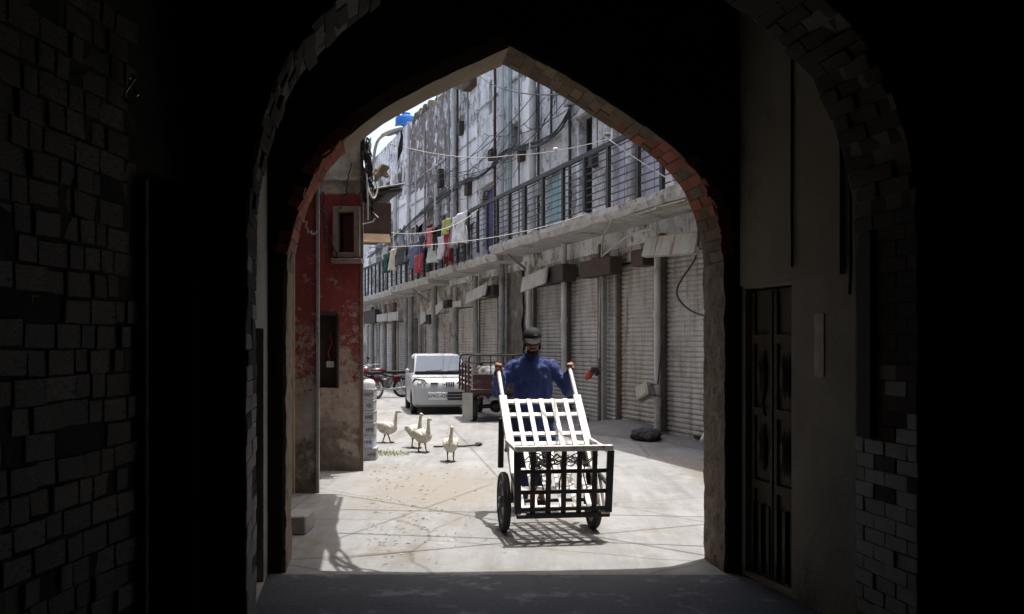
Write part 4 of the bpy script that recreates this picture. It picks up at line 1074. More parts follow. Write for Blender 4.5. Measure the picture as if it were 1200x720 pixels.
# unseen overhanging storey added above the picture, shaped to shade the ground and red wall
mb = MB(); jp = [(-4.5-CX, 7.72-CY), (-.72-CX, 7.72-CY), (-1.26-CX, 11.6-CY), (-4.5-CX, 11.6-CY)]
mb.loft([[Vector((x, y, z)) for x, y in jp] for z in (4.75, 8.9)]); mb.build('jettied_storey', M_['wall_low'], red)
mb = MB()
for yy in (8.1, 9.4, 10.7): mb.bar((-3.2, yy-CY, 4.7), (-.75-(yy-7.7)*.139-CX, yy-CY, 4.7), .1, .1)
mb.build('floor_joist', M_['door_wood'], red)  # joists drawn under the added storey
mb = MB(); mb.box(-4.5, -0.75, 7.72-CY, 11.04-CY, 0, 4.74); mb.build('lane_wall', M_['wall_low'], red)
# cement moulding
MB().box(-2.2, .03, -.05, -.002, Z_of(212, CY), Z_of(208, CY)).build('cement_moulding', M_['grey_plaster'], red)
# wooden bay with a small ragged roof on the street side
bx, by = U.x*1.5, U.y*1.5
dB = CY+by
zb0, zb1 = Z_of(276, dB), Z_of(236, dB)
# children of the bay in street axes: x along the street, y towards the left... -y = out over the street
bay = None
def bayp(mb, name, m, bevel=.01):
    o = mb.build(name, M_[m], bay, bevel=bevel); return o
wdt = (X_of(455, dB) - (CX+bx))
bay = bayp(MB().box(0, 1.3, -wdt-.05, 0, zb0, zb1), 'wooden_bay', 'rust_brown')
bay.parent = red; bay.location = (bx, by, 0); bay.rotation_euler = (0, 0, FROT)
bayp(MB().box(-.02, 1.4, -wdt-.22, .05, 0, .05, Matrix.Translation((0, 0, zb1+.03)) @ Matrix.Rotation(R(-10), 4, 'X') @ Matrix.Translation((0, -.0, 0))), 'bay_roof', 'board_dark')
rr = random.Random(4)
for i in range(7):
    bayp(MB().box(-.06+.2*i, .12+.2*i, -wdt-.26, .0, .0, .025, Matrix.Translation((0, 0, zb1+.09+rr.uniform(0, .02))) @ Matrix.Rotation(R(-10+rr.uniform(-2, 2)), 4, 'X')), 'roof_sheet', rr.choice(('rust_brown', 'pipe_grey', 'board_dark')))
bayp(MB().box(-.03, .0, -wdt-.02, .02, -.16, .0, Matrix.Translation((-.02, 0, zb0+.02)) @ Matrix.Rotation(R(35), 4, 'Y')), 'cardboard_flap', 'tan')

# ================================================================== HAND CART
cart = thing('hand_cart', 'white slatted metal hand cart tipped up on two wheels, pushed by the man', 'cart', (0.335, 8.89, 0), R(8.4))
F0, F1 = Vector((0, -.55, .24)), Vector((0, .82, 1.35))       # bed axis from toe to handles
def bed(t, x, dz=0.0):
    p = F0.lerp(F1, t); nrm = Vector((0, -(F1-F0).z, (F1-F0).y)).normalized()
    return Vector((x, p.y, p.z)) + nrm*dz
bu = Vector((0, -(F1-F0).z, (F1-F0).y)).normalized()
WM = M_['white_metal']
for sx in (-1, 1):
    r_ = MB().bar(bed(-.02, sx*.345), bed(.80, sx*.345), .07, .05, bu).build('side_rail', WM, cart, bevel=.004)
    MB().tube([bed(.79, sx*.345), bed(1.06, sx*.345)], .019, 12).build('handle', WM, r_, smooth=True)
for t_ in (.03, .15, .27, .45, .52, .66, .76):
    MB().bar(bed(t_, -.317), bed(t_, .317), .048, .022, bu).build('cross_bar', WM, cart, bevel=.003)
for i in range(5):
    x = -.225+.1125*i
    MB().bar(bed(.02, x, .024), bed(.77, x, .020), .042, .010, bu).build('bed_slat', WM, cart, bevel=.002)
# front basket frame; front bars coloured dark to stand for their backlit shade
def fr_pt(x, h): return Vector((x, -.56-.05*h, .21+h*.56))
fb = MB().bar(fr_pt(-.40, 1), fr_pt(.40, 1), .06, .045).build('basket_rail', WM, cart, bevel=.004)
fb2 = MB().bar(fr_pt(-.385, 0.02), fr_pt(.385, 0.02), .05, .04).build('basket_rail', M_['iron'], cart, bevel=.004)
MB().bar(fr_pt(-.385, .115), fr_pt(.385, .115), .03, .03).build('basket_rail', M_['iron'], cart, bevel=.003)
for sx in (-1, 1):
    MB().bar(fr_pt(sx*.375, 0.05), fr_pt(sx*.385, .97), .04, .055, (1, 0, 0)).build('basket_post', M_['iron'], cart, bevel=.004)
    q = bed(.475, sx*.345)
    MB().bar(fr_pt(sx*.372, .95), Vector((sx*.372, q.y, q.z)), .03, .035).build('side_bar', WM, cart, bevel=.003)
    MB().bar(fr_pt(sx*.372, .45), Vector((sx*.372, bed(.25, 0).y, bed(.25, 0).z)), .025, .03).build('side_bar', M_['iron'], cart, bevel=.003)
for i in range(5):
    x = -.255+.1275*i
    MB().bar(fr_pt(x, 0.05), fr_pt(x, .97), .012, .042, (1, 0, 0)).build('basket_slat', M_['iron'], cart, bevel=.002)
for h in (.36, .66):
    MB().bar(fr_pt(-.36, h)+Vector((0, .022, 0)), fr_pt(.36, h)+Vector((0, .022, 0)), .014, .034).build('basket_slat', M_['iron'], cart, bevel=.002)
# axle, brackets, props
MB().tube([(-.46, 0, .255), (.42, 0, .255)], .016, 10).build('axle', M_['iron'], cart, smooth=True)
for sx in (-1, 1):
    q = bed(.40, sx*.33)
    MB().bar((sx*.33, 0, .255), q + Vector((0, 0, -.02)), .04, .03, (1, 0, 0)).bar((sx*.33, 0, .255), bed(.16, sx*.33)+Vector((0, 0, -.02)), .03, .03, (1, 0, 0)).build('wheel_bracket', M_['iron'], cart)
    q = bed(.64, sx*.36)
    MB().bar((sx*.385, q.y+.06, .50), (sx*.385, q.y, q.z), .03, .05, (1, 0, 0)).build('prop_leg', M_['iron'], cart, bevel=.004)
    wx = -.41 if sx < 0 else .375
    wh = MB().ring((wx, 0, .255), (1, 0, 0), .255, .195, .06, 36).build('tyre', M_['rubber'], cart, smooth=True)
    rm = MB().ring((wx, 0, .255), (1, 0, 0), .20, .16, .045, 36).disc((wx, 0, .255), (1, 0, 0), .05, .09)
    rm.disc((wx, 0, .255), (1, 0, 0), .165, .012, 28)
    rm.build('rim', M_['rim'], wh, smooth=True)
# loose rope dumped in the basket
rp = random.Random(12); mb = MB()
for k in range(9):
    cx, cy = rp.uniform(-.16, .24), rp.uniform(-.36, -.24); rx_, ry_ = rp.uniform(.07, .17), rp.uniform(.04, .09); ph = rp.uniform(0, 6); zz = rp.uniform(.60, .66)
    pts = []
    for i in range(22):
        th = ph+2*math.pi*1.15*i/21
        x, y = cx+rx_*math.cos(th)*(1+.15*math.sin(3*th+k)), cy+ry_*math.sin(th)
        base = .24+(y+.55)*(1.11/1.37)
        pts.append(cart.matrix_basis @ Vector((x, y, max(zz, base+.05)+.035*math.sin(2*th+k))))
    mb.tube(pts, .006, 6)
for k in range(4):
    x = rp.uniform(-.2, .25); p = [cart.matrix_basis @ Vector((x+rp.uniform(-.04, .04), -.40+.03*rp.random(), .62-.08*i)) for i in range(4)]; mb.tube(p, .006, 6)
tag(mb.build('rope_tangle', M_['rope'], None, smooth=True), 'dark tangle of rope lying in the cart basket', 'rope')

# ================================================================== THE MAN
mx, my = 0.195, 10.02
man = thing('person', 'man in a blue shirt and black cap pushing the cart towards the camera', 'person', (mx, my, 0), R(2))
# positions local to the man: he faces -y
hands = []
for sx in (-1, 1):
    hw = cart.matrix_basis @ bed(1.03, sx*.345)
    hl = Vector((hw.x-mx, hw.y-my, hw.z)); hands.append(hl)
def limb(mb, pts, rs, n=12):
    P = [Vector(p) for p in pts]; out = []; ro = []
    for i in range(len(P)-1):
        for k in range(5):
            t = k/5; out.append(P[i].lerp(P[i+1], t)); ro.append(rs[i]+(rs[i+1]-rs[i])*t)
    out.append(P[-1]); ro.append(rs[-1])
    mb.tube(out, ro, n)
    for p, r in zip(P, rs): mb.ell(p, (r, r, r), nu=12, nv=8)
b = MB()
# torso and neck
def torso_ring(z, hw, hd, cy=0.0, n=18, cx=0.0): return [Vector((cx+hw*math.cos(2*math.pi*k/n), cy+hd*math.sin(2*math.pi*k/n), z)) for k in range(n)]
b.loft([torso_ring(.86, .14, .10), torso_ring(.95, .16, .11), torso_ring(1.1, .14, .095, -.01), torso_ring(1.25, .155, .105, -.02), torso_ring(1.38, .175, .105, -.025), torso_ring(1.46, .13, .08, -.02), torso_ring(1.5, .06, .06, -.03)])
limb(b, [(0, -.025, 1.44), (0, -.05, 1.53), (0, -.06, 1.58)], [.065, .058, .055])
# head: skull, jaw, nose, ears, brow
hc = Vector((0, -.088, 1.638)); tiltM = Matrix.Rotation(R(14), 3, 'X')
b.ell(hc + tiltM @ Vector((0, .015, .02)), (.076, .096, .10), tiltM)
b.ell(hc + tiltM @ Vector((0, -.030, -.055)), (.058, .062, .065), tiltM)
b.ell(hc + tiltM @ Vector((0, -.062, -.09)), (.034, .03, .025), tiltM)
b.ell(hc + tiltM @ Vector((0, -.098, -.022)), (.015, .022, .028), tiltM)
b.ell(hc + tiltM @ Vector((0, -.082, .022)), (.05, .018, .012), tiltM)
for sx in (-1, 1): b.ell(hc + tiltM @ Vector((sx*.079, .01, -.012)), (.012, .02, .032), tiltM); b.ell(hc + tiltM @ Vector((sx*.038, -.068, -.03)), (.024, .02, .02), tiltM)
b.ell(hc + tiltM @ Vector((0, -.09, -.062)), (.026, .014, .009), tiltM)
# legs: mid stride
limb(b, [(-.09, 0, .92), (-.10, -.13, .52), (-.105, -.16, .09)], [.09, .062, .042])
limb(b, [(.09, 0, .92), (.10, .03, .50), (.105, .22, .13)], [.09, .062, .042])
for (x, y, z, p) in ((-.105, -.16, .05, 0), (.105, .21, .075, .5)):
    b.ell((x, y-.06, z-.005), (.045, .125, .042), Matrix.Rotation(-p, 3, 'X'))
# arms with hands
elb = []
for i, sx in enumerate((-1, 1)):
    h = hands[i]; sh = Vector((sx*.180, -.02, 1.402))
    el = Vector((sx*.185 + (h.x - sx*.185)*.85 + sx*.02, -.05, 1.155))
    elb.append((sh, el, h))
    wr = h + Vector((-sx*.012, .055, -.025))
    limb(b, [sh, el, wr], [.056, .043, .030])
    # palm and five curled fingers round the handle
    ax = (bed(1.06, 0)-bed(.8, 0)).normalized()          # handle direction
    ax = (Matrix.Rotation(R(8.4), 3, 'Z') @ ax).normalized()
    out = Vector((sx, 0, 0)); out = (out - ax*out.dot(ax)).normalized(); up = ax.cross(out)*(-1 if sx < 0 else 1)
    if up.z < 0: up = -up
    b.ell(h + up*.026 + ax*.012, (.036, .042, .018), None, 12, 8)
    for k in range(4):
        c = h + ax*(.045-.026*k); fl = (.030, .033, .031, .027)[k]
        pts = [c + up*.030 + out*.006, c + up*.022 + out*.028*1.05, c + up*(-.004) + out*(fl+.004), c - up*.024 + out*.016, c - up*.027 - out*.006]
        b.tube(pts, [.010, .0095, .009, .0085, .007], 8)
    b.tube([h - ax*.0 + up*.026 - out*.018, h + ax*.012 - out*.032 + up*.006, h + ax*.022 - out*.026 - up*.016, h+ax*.026 - out*.010 - up*.027], [.012, .011, .010, .008], 8)
body = remesh(b, 'body', M_['skin'], man, voxel=.0075, smooth_it=3)
# trousers
t = MB()
limb(t, [(-.085, 0, .95), (-.105, -.13, .53), (-.11, -.15, .17)], [.135, .115, .085])
limb(t, [(.085, 0, .95), (.105, .04, .51), (.11, .20, .21)], [.135, .115, .085])
remesh(t, 'trousers', M_['shalwar'], man, voxel=.012, smooth_it=4, disp=.022, dscale=7)
# long shirt with sleeves
t = MB()
t.loft([torso_ring(.56, .27, .19, .01, 22), torso_ring(.75, .235, .165, .005, 22), torso_ring(.95, .20, .145, 0, 22), torso_ring(1.12, .185, .13, -.01, 22), torso_ring(1.28, .195, .135, -.018, 22), torso_ring(1.38, .198, .125, -.02, 22), torso_ring(1.448, .168, .10, -.02, 22), torso_ring(1.492, .085, .07, -.028, 22), torso_ring(1.525, .070, .066, -.038, 22)])
for (sh, el, h) in elb:
    fo = h + (el-h)*.20
    limb(t, [sh + Vector((0, 0, .0)), el, fo + Vector((0, .03, -.01))], [.066, .066, .052], 14)
shirt = remesh(t, 'shirt', M_['kameez'], man, voxel=.0095, smooth_it=3, disp=.020, dscale=8)
c_ = MB()
for k in range(2):
    sx = (-1, 1)[k]
    c_.add([(sx*.004, -.105, 1.50), (sx*.055, -.085, 1.515), (sx*.062, -.10, 1.46), (sx*.02, -.125, 1.44), (sx*.004, -.098, 1.50), (sx*.055, -.078, 1.515), (sx*.062, -.09, 1.46), (sx*.02, -.115, 1.44)], [(0,1,2,3),(4,7,6,5),(0,4,5,1),(1,5,6,2),(2,6,7,3),(3,7,4,0)])
c_.build('collar', M_['kameez'], shirt)
# beard, glasses-dark eyes, cap
t = MB()
t.ell(hc + tiltM @ Vector((0, -.036, -.094)), (.060, .058, .036), tiltM)
t.ell(hc + tiltM @ Vector((0, -.066, -.10)), (.04, .035, .034), tiltM)
for sx in (-1, 1): t.ell(hc + tiltM @ Vector((sx*.071, .006, -.048)), (.011, .024, .05), tiltM)
t.ell(hc + tiltM @ Vector((0, .05, -.03)), (.070, .06, .06), tiltM)
remesh(t, 'beard', M_['beard'], man, voxel=.009, smooth_it=2, disp=.006, dscale=40)
MB().ell(hc + tiltM @ Vector((0, -.103, -.052)), (.030, .010, .006), tiltM).build('moustache', M_['beard'], man, smooth='all')
for sx in (-1, 1):
    MB().ell(hc + tiltM @ Vector((sx*.031, -.092, .016)), (.020, .008, .005), tiltM).build('eyebrow', M_['beard'], man, smooth='all')
    MB().ell(hc + tiltM @ Vector((sx*.032, -.088, -.004)), (.013, .008, .007), tiltM).build('eye', M_['beard'], man, smooth='all')
cp = MB()
rings = []
for j in range(9):
    ph = j/8*math.pi/2*.98
    r = math.cos(ph)**.75; z = .045+.085*math.sin(ph)
    rings.append([hc + tiltM @ Vector((.090*r*math.cos(2*math.pi*k/24), .012+.112*r*math.sin(2*math.pi*k/24), z)) for k in range(24)])
cp.loft(rings)
capo = cp.build('cap', M_['cap'], man, smooth='all')
v = MB(); up_, lo_ = [], []
for k in range(13):
    th = math.pi + math.pi*k/12
    x = .086*math.cos(th); y = -.005+.098*math.sin(th)
    L_ = .085*abs(math.sin(th))**.8
    a = hc + tiltM @ Vector((x, y, .05)); bb = hc + tiltM @ Vector((x*1.0, y-L_, .05-.022*abs(math.sin(th))-.012))
    up_.append((a, bb))
vs = []; fs = []
for a, bb in up_: vs += [a, bb, a - Vector((0, 0, .008)), bb - Vector((0, 0, .008))]
for k in range(12):
    i = k*4; j = i+4
    fs += [(i, i+1, j+1, j), (i+2, j+2, j+3, i+3), (i+1, i+3, j+3, j+1), (i, j, j+2, i+2)]
v.add(vs, fs); v.build('visor', M_['cap_grey'], capo, smooth=True)
lg = MB(); base = [(-.022, -.006), (-.006, -.002), (.004, .012), (.008, .004), (.022, .010), (.012, -.004), (.016, -.014), (.002, -.008)]
ringa = [hc + tiltM @ Vector((.022+x, -.0965, .088+z)) for x, z in base]; ringb = [p + Vector((0, -.004, 0)) for p in ringa]
lg.loft([ringa, ringb]); lg.build('emblem', M_['white_metal'], capo)
for (x, y, z, p) in ((-.105, -.22, .018, 0), (.105, .15, .03, .5)):
    MB().ell((x, y, z), (.05, .135, .016), Matrix.Rotation(-p, 3, 'X')).build('sandal', M_['sandal'], man, smooth='all')

# ================================================================== WHITE SMALL CAR
def rrect(hw, z0, z1, y, r=.1, n=4):
    pts = []
    for cx, cz, a0 in ((hw-r, z1-r, 0), (-hw+r, z1-r, 90), (-hw+r, z0+r, 180), (hw-r, z0+r, 270)):
        for k in range(n+1):
            a = R(a0+90*k/n); pts.append(Vector((cx+r*math.cos(a), y, cz+r*math.sin(a))))
    return pts
car = thing('parked_car', 'small white hatchback car facing the camera beside the cargo tricycle', 'car', (X_of(513, 23.0)-.14, 23.0+1.50, 0), R(9), scale=.91)
# local: front towards -y
bd = MB()
st = [(-1.70, .58, .36, .62, .06), (-1.68, .655, .26, .74, .09), (-1.62, .70, .20, .83, .11), (-1.45, .725, .18, .90, .12), (-1.15, .735, .18, .965, .12), (-.95, .735, .18, 1.0, .12), (-.5, .738, .18, 1.0, .10), (1.2, .738, .18, 1.0, .10), (1.55, .73, .2, 1.0, .12), (1.68, .70, .3, .98, .14)]
bd.loft([rrect(hw, z0, z1, y, r) for (y, hw, z0, z1, r) in st])
body_ = bd.build('body', M_['car_white'], car, smooth=True)
cb = MB()
cs = [(-1.02, .64, .95, 1.0, .02), (-.98, .655, .93, 1.06, .05), (-.62, .63, .93, 1.325, .10), (-.40, .61, .93, 1.44, .12), (-.1, .605, .93, 1.475, .12), (1.1, .605, .93, 1.475, .12), (1.5, .60, .93, 1.42, .12), (1.66, .60, .93, 1.0, .03)]
def cabin_ring(y, hw, z0, z1, r):
    ring = rrect(hw, z0, z1, y, min(r, (z1-z0)/2.2))
    for p in ring:
        if p.z < .99: p.x *= .715/hw*1.0
    return ring
cb.loft([cabin_ring(*q) for q in cs]); cb.build('roof', M_['car_white'], car, smooth=True)
# windscreen: slightly proud of the raked front of the cabin
def quad_panel(P, th, m, name, parent, inset=0):
    a, b2_, c, d = [Vector(p) for p in P]; n = (b2_-a).cross(d-a).normalized()
    mb = MB(); mb.loft([[a, b2_, c, d], [p+n*th for p in (a, b2_, c, d)]])
    return mb.build(name, m, parent, bevel=.004)
ws = quad_panel([(-.63, -1.09, 1.035), (.63, -1.09, 1.035), (.545, -.47, 1.425), (-.545, -.47, 1.425)], .022, M_['glass'], 'windscreen', car)
MB().bar((-.64, -1.11, 1.015), (.64, -1.11, 1.015), .05, .04).build('wiper_cowl', M_['black'], ws)
for x in (-.35, .2): MB().bar((x, -1.12, 1.06), (x+.4, -1.08, 1.085), .012, .012).build('wiper', M_['black'], ws)
for sx in (-1, 1):
    quad_panel([(sx*.712, -.72, 1.03), (sx*.712, .25, 1.03), (sx*.635, .22, 1.36), (sx*.635, -.42, 1.36)][::sx], .012, M_['dark_glass'], 'side_window', car)
    quad_panel([(sx*.712, .33, 1.03), (sx*.712, 1.15, 1.03), (sx*.635, 1.1, 1.36), (sx*.635, .30, 1.36)][::sx], .012, M_['dark_glass'], 'side_window', car)
    mr_ = MB().ell((sx*.80, -.72, 1.06), (.055, .04, .055)).build('mirror', M_['car_white'], car, smooth='all')
    MB().bar((sx*.70, -.70, 1.02), (sx*.80, -.72, 1.03), .03, .03).build('mirror_arm', M_['black'], mr_)
    hl = MB().loft([[Vector((sx*x, y, z)) for x, y, z in ((.40, -1.665, .70), (.66, -1.60, .70), (.70, -1.52, .78), (.66, -1.53, .87), (.44, -1.62, .84), (.39, -1.655, .76))],
                    [Vector((sx*x, y-.035, z)) for x, y, z in ((.42, -1.665, .715), (.645, -1.60, .715), (.685, -1.53, .78), (.645, -1.54, .855), (.45, -1.62, .825), (.41, -1.655, .76))]]).build('headlight', M_['lamp_glass'], car)
    MB().ring((sx*.55, -1.67, .78), (0, 1, 0), .062, .045, .03, 20).build('lamp_ring', M_['chrome'], hl, smooth=True)
    MB().box(min(sx*.735, sx*.752), max(sx*.735, sx*.752), -.1, .06, .86, .90).build('door_handle', M_['car_white'], car, bevel=.004)
    for yy in (-1.12, 1.12):
        ty = MB().ring((sx*.665, yy, .275), (1, 0, 0), .275, .185, .16, 30).build('tyre', M_['rubber'], car, smooth=True)
        MB().disc((sx*.675, yy, .275), (1, 0, 0), .19, .12, 24).build('rim', M_['rim'], ty, smooth=True)
        MB().ring((sx*.70, yy, .29), (1, 0, 0), .335, .27, .08, 30).build('wheel_arch', M_['black'], ty, smooth=True)
# nose details
for sx in (-1, 1):
    MB().loft([[Vector((sx*x, y, z)) for x, y, z in ((.37, -1.665, .68), (.68, -1.59, .68), (.725, -1.50, .78), (.68, -1.52, .895), (.43, -1.61, .865), (.36, -1.655, .76))],
               [Vector((sx*x, y-.02, z)) for x, y, z in ((.37, -1.665, .68), (.68, -1.59, .68), (.725, -1.50, .78), (.68, -1.52, .895), (.43, -1.61, .865), (.36, -1.655, .76))]]).build('lamp_bezel', M_['black'], car)
MB().bar((-.70, -1.44, .915), (.70, -1.44, .915), .02, .012).build('bonnet_gap', M_['black'], car)
MB().box(-.58, .58, -1.692, -1.65, .645, .66).build('bumper_gap', M_['black'], car)
for i in range(4): MB().box(.10+.055*i, .130+.055*i, -1.715, -1.62, .69, .81).build('grille_slot', M_['black'], car)
MB().box(-.28, -.10, -1.715, -1.63, .765, .79).build('nose_slot', M_['black'], car)
MB().ell((.045, -1.705, .745), (.035, .008, .032)).build('badge', M_['chrome'], car, smooth='all')
for i in range(3): MB().box(.14, .60, -1.718, -1.55, .36+.075*i, .405+.075*i).build('intake_slot', M_['black'], car)
MB().box(-.60, -.33, -1.69, -1.60, .36, .52).build('bumper_recess', M_['rim'], car, bevel=.02)
pl = MB().box(-.34, .12, -1.745, -1.69, .37, .55).build('number_plate', M_['plate'], car, bevel=.004)
text_mesh('AMG-428', .125, M_['ink'], 'plate_lettering', pl, Matrix.Translation((-.11, -1.748, .455)) @ Matrix.Rotation(R(90), 4, 'X'))
MB().box(-.66, .66, -1.66, -1.5, .20, .27).build('lower_bumper', M_['rim'], car, bevel=.02)

# ================================================================== CARGO TRICYCLE seen from behind
tri = thing('cargo_tricycle', 'maroon motor cargo tricycle with slatted bed, seen from behind next to the white car', 'tricycle', (X_of(572, 20.7)+.20, 20.9, 0), R(9))
MR = M_['maroon']
# local: rear end towards -y, x to the right; bed half width .56
fl = MB().box(-.56, .56, -.05, 1.75, .60, .66).build('bed_floor', MR, tri, bevel=.005)
MB().box(-.50, .50, -.02, 1.7, .52, .60).build('chassis', M_['iron'], tri)
tg = MB().box(-.53, .53, -.085, -.05, .68, .98).build('tailgate', MR, tri, bevel=.006)
for z in (.72, .94): MB().box(-.50, .50, -.10, -.086, z-.015, z+.015).build('tailgate_rib', MR, tg)
MB().box(-.5, .5, -.09, -.04, .585, .665).build('rear_beam', M_['rust_brown'], tri, bevel=.005)
for sx in (-1, 1):
    for i in range(5): MB().box(min(sx*.555, sx*.59), max(sx*.555, sx*.59), -.06, 1.76, .68+.10*i, .735+.10*i).build('side_slat', MR, tri, bevel=.004)
    for j in range(4): MB().box(min(sx*.592, sx*.625), max(sx*.592, sx*.625), -.05+.58*j, 0.0+.58*j, .60, 1.2).build('side_post', MR, tri, bevel=.004)
    ty = MB().ring((sx*.47, .32, .30), (1, 0, 0), .30, .17, .13, 28).build('tyre', M_['rubber'], tri, smooth=True)
    MB().disc((sx*.47, .32, .30), (1, 0, 0), .18, .10).build('rim', M_['rim'], ty, smooth=True)
    MB().box(min(sx*.53, sx*.74), max(sx*.53, sx*.74), -.055, -.04, .05, .60).build('mud_flap', M_['dust_flap'], tri)
# hoop rail round the top
hp = [(-.60, 0.0, 1.18), (-.60, 0, 1.28), (-.57, 0, 1.34), (-.5, 0, 1.36), (.5, 0, 1.36), (.57, 0, 1.34), (.60, 0, 1.28), (.60, 0, 1.18)]
MB().tube(hp, .018, 8).build('hoop_rail', M_['iron'], tri, smooth=True)
MB().tube([(x, y+1.7, z) for x, y, z in hp], .018, 8).build('hoop_rail', M_['iron'], tri, smooth=True)
for x in (-.15, .3): MB().tube([(x, 0, .98), (x, 0, 1.36)], .012, 6).build('hoop_stay', M_['iron'], tri)
MB().tube([(-.5, .32, .30), (.5, .32, .30)], .045, 10).build('axle', M_['iron'], tri, smooth=True)
MB().ell((0, .32, .30), (.14, .13, .13)).build('differential', M_['iron'], tri, smooth='all')
MB().box(-.40, -.30, -.10, -.07, .50, .56).box(.30, .40, -.10, -.07, .50, .56).build('tail_lamp', M_['moto_red'], tri)
MB().box(-.2, .2, 1.85, 2.35, .45, .85).build('engine', M_['iron'], tri, bevel=.05)
MB().box(-.22, .22, 1.8, 2.3, .86, .98).build('seat', M_['black'], tri, bevel=.04, seg=2)
MB().ell((0, 2.5, .95), (.15, .26, .14)).build('fuel_tank', MR, tri, smooth='all')
MB().tube([(-.38, 2.6, 1.18), (-.2, 2.72, 1.15), (.2, 2.72, 1.15), (.38, 2.6, 1.18)], .014, 8).tube([(0, 2.72, 1.15), (0, 2.98, .30)], .03, 8).build('handlebar', M_['iron'], tri, smooth=True)
ty = MB().ring((0, 3.0, .30), (1, 0, 0), .30, .22, .09, 28).build('tyre', M_['rubber'], tri, smooth=True)
MB().disc((0, 3.0, .30), (1, 0, 0), .05, .12).ring((0, 3.0, .3), (1, 0, 0), .225, .2, .05, 28).build('rim', M_['rim'], ty)
MB().ell((0, 2.88, 1.0), (.09, .07, .09)).build('headlight', M_['lamp_glass'], tri, smooth='all')
sk = MB(); sk.ell((0, 0, .16), (.36, .28, .18)); sk.ell((.30, .1, .12), (.2, .22, .13)); sk.ell((-.2, .05, .2), (.18, .2, .14))
so = remesh(sk, 'sack', M_['sack'], None, voxel=.02, smooth_it=3, disp=.035, dscale=6)
so.location = tri.matrix_basis @ Vector((.02, .42, .68)); so.rotation_euler = (0, 0, .3); so.scale = (1, 1, 1.35)
tag(so, 'bulging white woven sack lying in the bed of the cargo tricycle', 'sack')

# ================================================================== MOTORCYCLES
def motorcycle(label, loc, rz, tank):
    """local: front wheel towards -y"""
    t = thing('motorcycle', label, 'motorcycle', loc, rz, 'motorcycles parked by the far shutters')
    for yy, nm in ((-.62, 0), (.62, 1)):
        ty = MB().ring((0, yy, .29), (1, 0, 0), .29, .235, .07, 30).build('tyre', M_['rubber'], t, smooth=True)
        rm = MB().ring((0, yy, .29), (1, 0, 0), .24, .215, .05, 30).disc((0, yy, .29), (1, 0, 0), .07, .10, 16)
        for k in range(12):
            a = math.pi*2*k/12; rm.tube([(0, yy+.06*math.cos(a), .29+.06*math.sin(a)), (0, yy+.22*math.cos(a), .29+.22*math.sin(a))], .006, 4)
        rm.build('rim', M_['chrome'], ty, smooth=True)
        mg = MB(); arc = [R(30+12*k) for k in range(11)]
        mg.loft([[Vector((x, yy+(.31+o)*math.cos(a), .29+(.31+o)*math.sin(a))) for x, o in ((-.06, 0), (-.03, .02), (.03, .02), (.06, 0), (.03, .012), (-.03, .012))] for a in arc])
        mg.build('mudguard', M_['chrome'] if nm == 0 else tank, t, smooth=True)
    for sx in (-1, 1):
        MB().tube([(sx*.075, -.62, .29), (sx*.075, -.40, .86)], .02, 8).build('fork', M_['chrome'], t, smooth=True)
        MB().tube([(sx*.10, .62, .30), (sx*.10, .50, .64)], .022, 8).build('shock_absorber', M_['chrome'], t, smooth=True)
    MB().tube([(-.33, -.22, .98), (-.25, -.34, .99), (-.08, -.40, .93), (.08, -.40, .93), (.25, -.34, .99), (.33, -.22, .98)], .013, 8).build('handlebar', M_['chrome'], t, smooth=True)
    for sx in (-1, 1):
        mi = MB().tube([(sx*.24, -.34, 1.0), (sx*.30, -.36, 1.16)], .006, 6).ell((sx*.31, -.36, 1.18), (.055, .012, .035)).build('mirror', M_['black'], t, smooth=True)
    hd = MB().ell((0, -.50, .84), (.085, .08, .085)).build('headlight', M_['chrome'], t, smooth='all')
    MB().disc((0, -.565, .84), (0, 1, 0), .068, .02).build('lamp_glass', M_['lamp_glass'], hd, smooth=True)
    MB().ell((0, -.12, .78), (.12, .24, .105)).build('fuel_tank', tank, t, smooth='all')
    MB().box(-.11, .11, .12, .72, .70, .79).build('seat', M_['black'], t, bevel=.035, seg=2)
    MB().box(-.10, .10, -.18, .18, .28, .56).disc((0, -.16, .46), (0, 1, .3), .09, .2).build('engine', M_['rim'], t, bevel=.02)
    MB().tube([(0, -.40, .88), (0, -.28, .50), (0, -.12, .26), (0, .2, .26), (0, .35, .58), (0, -.38, .78)], .022, 8).build('frame', M_['black'], t, smooth=True)
    MB().box(-.13, .13, .28, .55, .46, .66).build('side_cover', tank, t, bevel=.03)
    MB().tube([(.12, -.15, .34), (.14, .1, .24), (.14, .75, .30)], .03, 10).build('exhaust', M_['chrome'], t, smooth=True)
    return t
motorcycle('red motorcycle with a chrome wheel parked between the carton stack and the white car', (X_of(446, 29.6), 30.0, 0), R(-62), M_['moto_red'])
motorcycle('motorcycle half hidden behind the stack of white cartons', (X_of(431, 28.6)-.1, 28.9, 0), R(-25), M_['moto_red'])

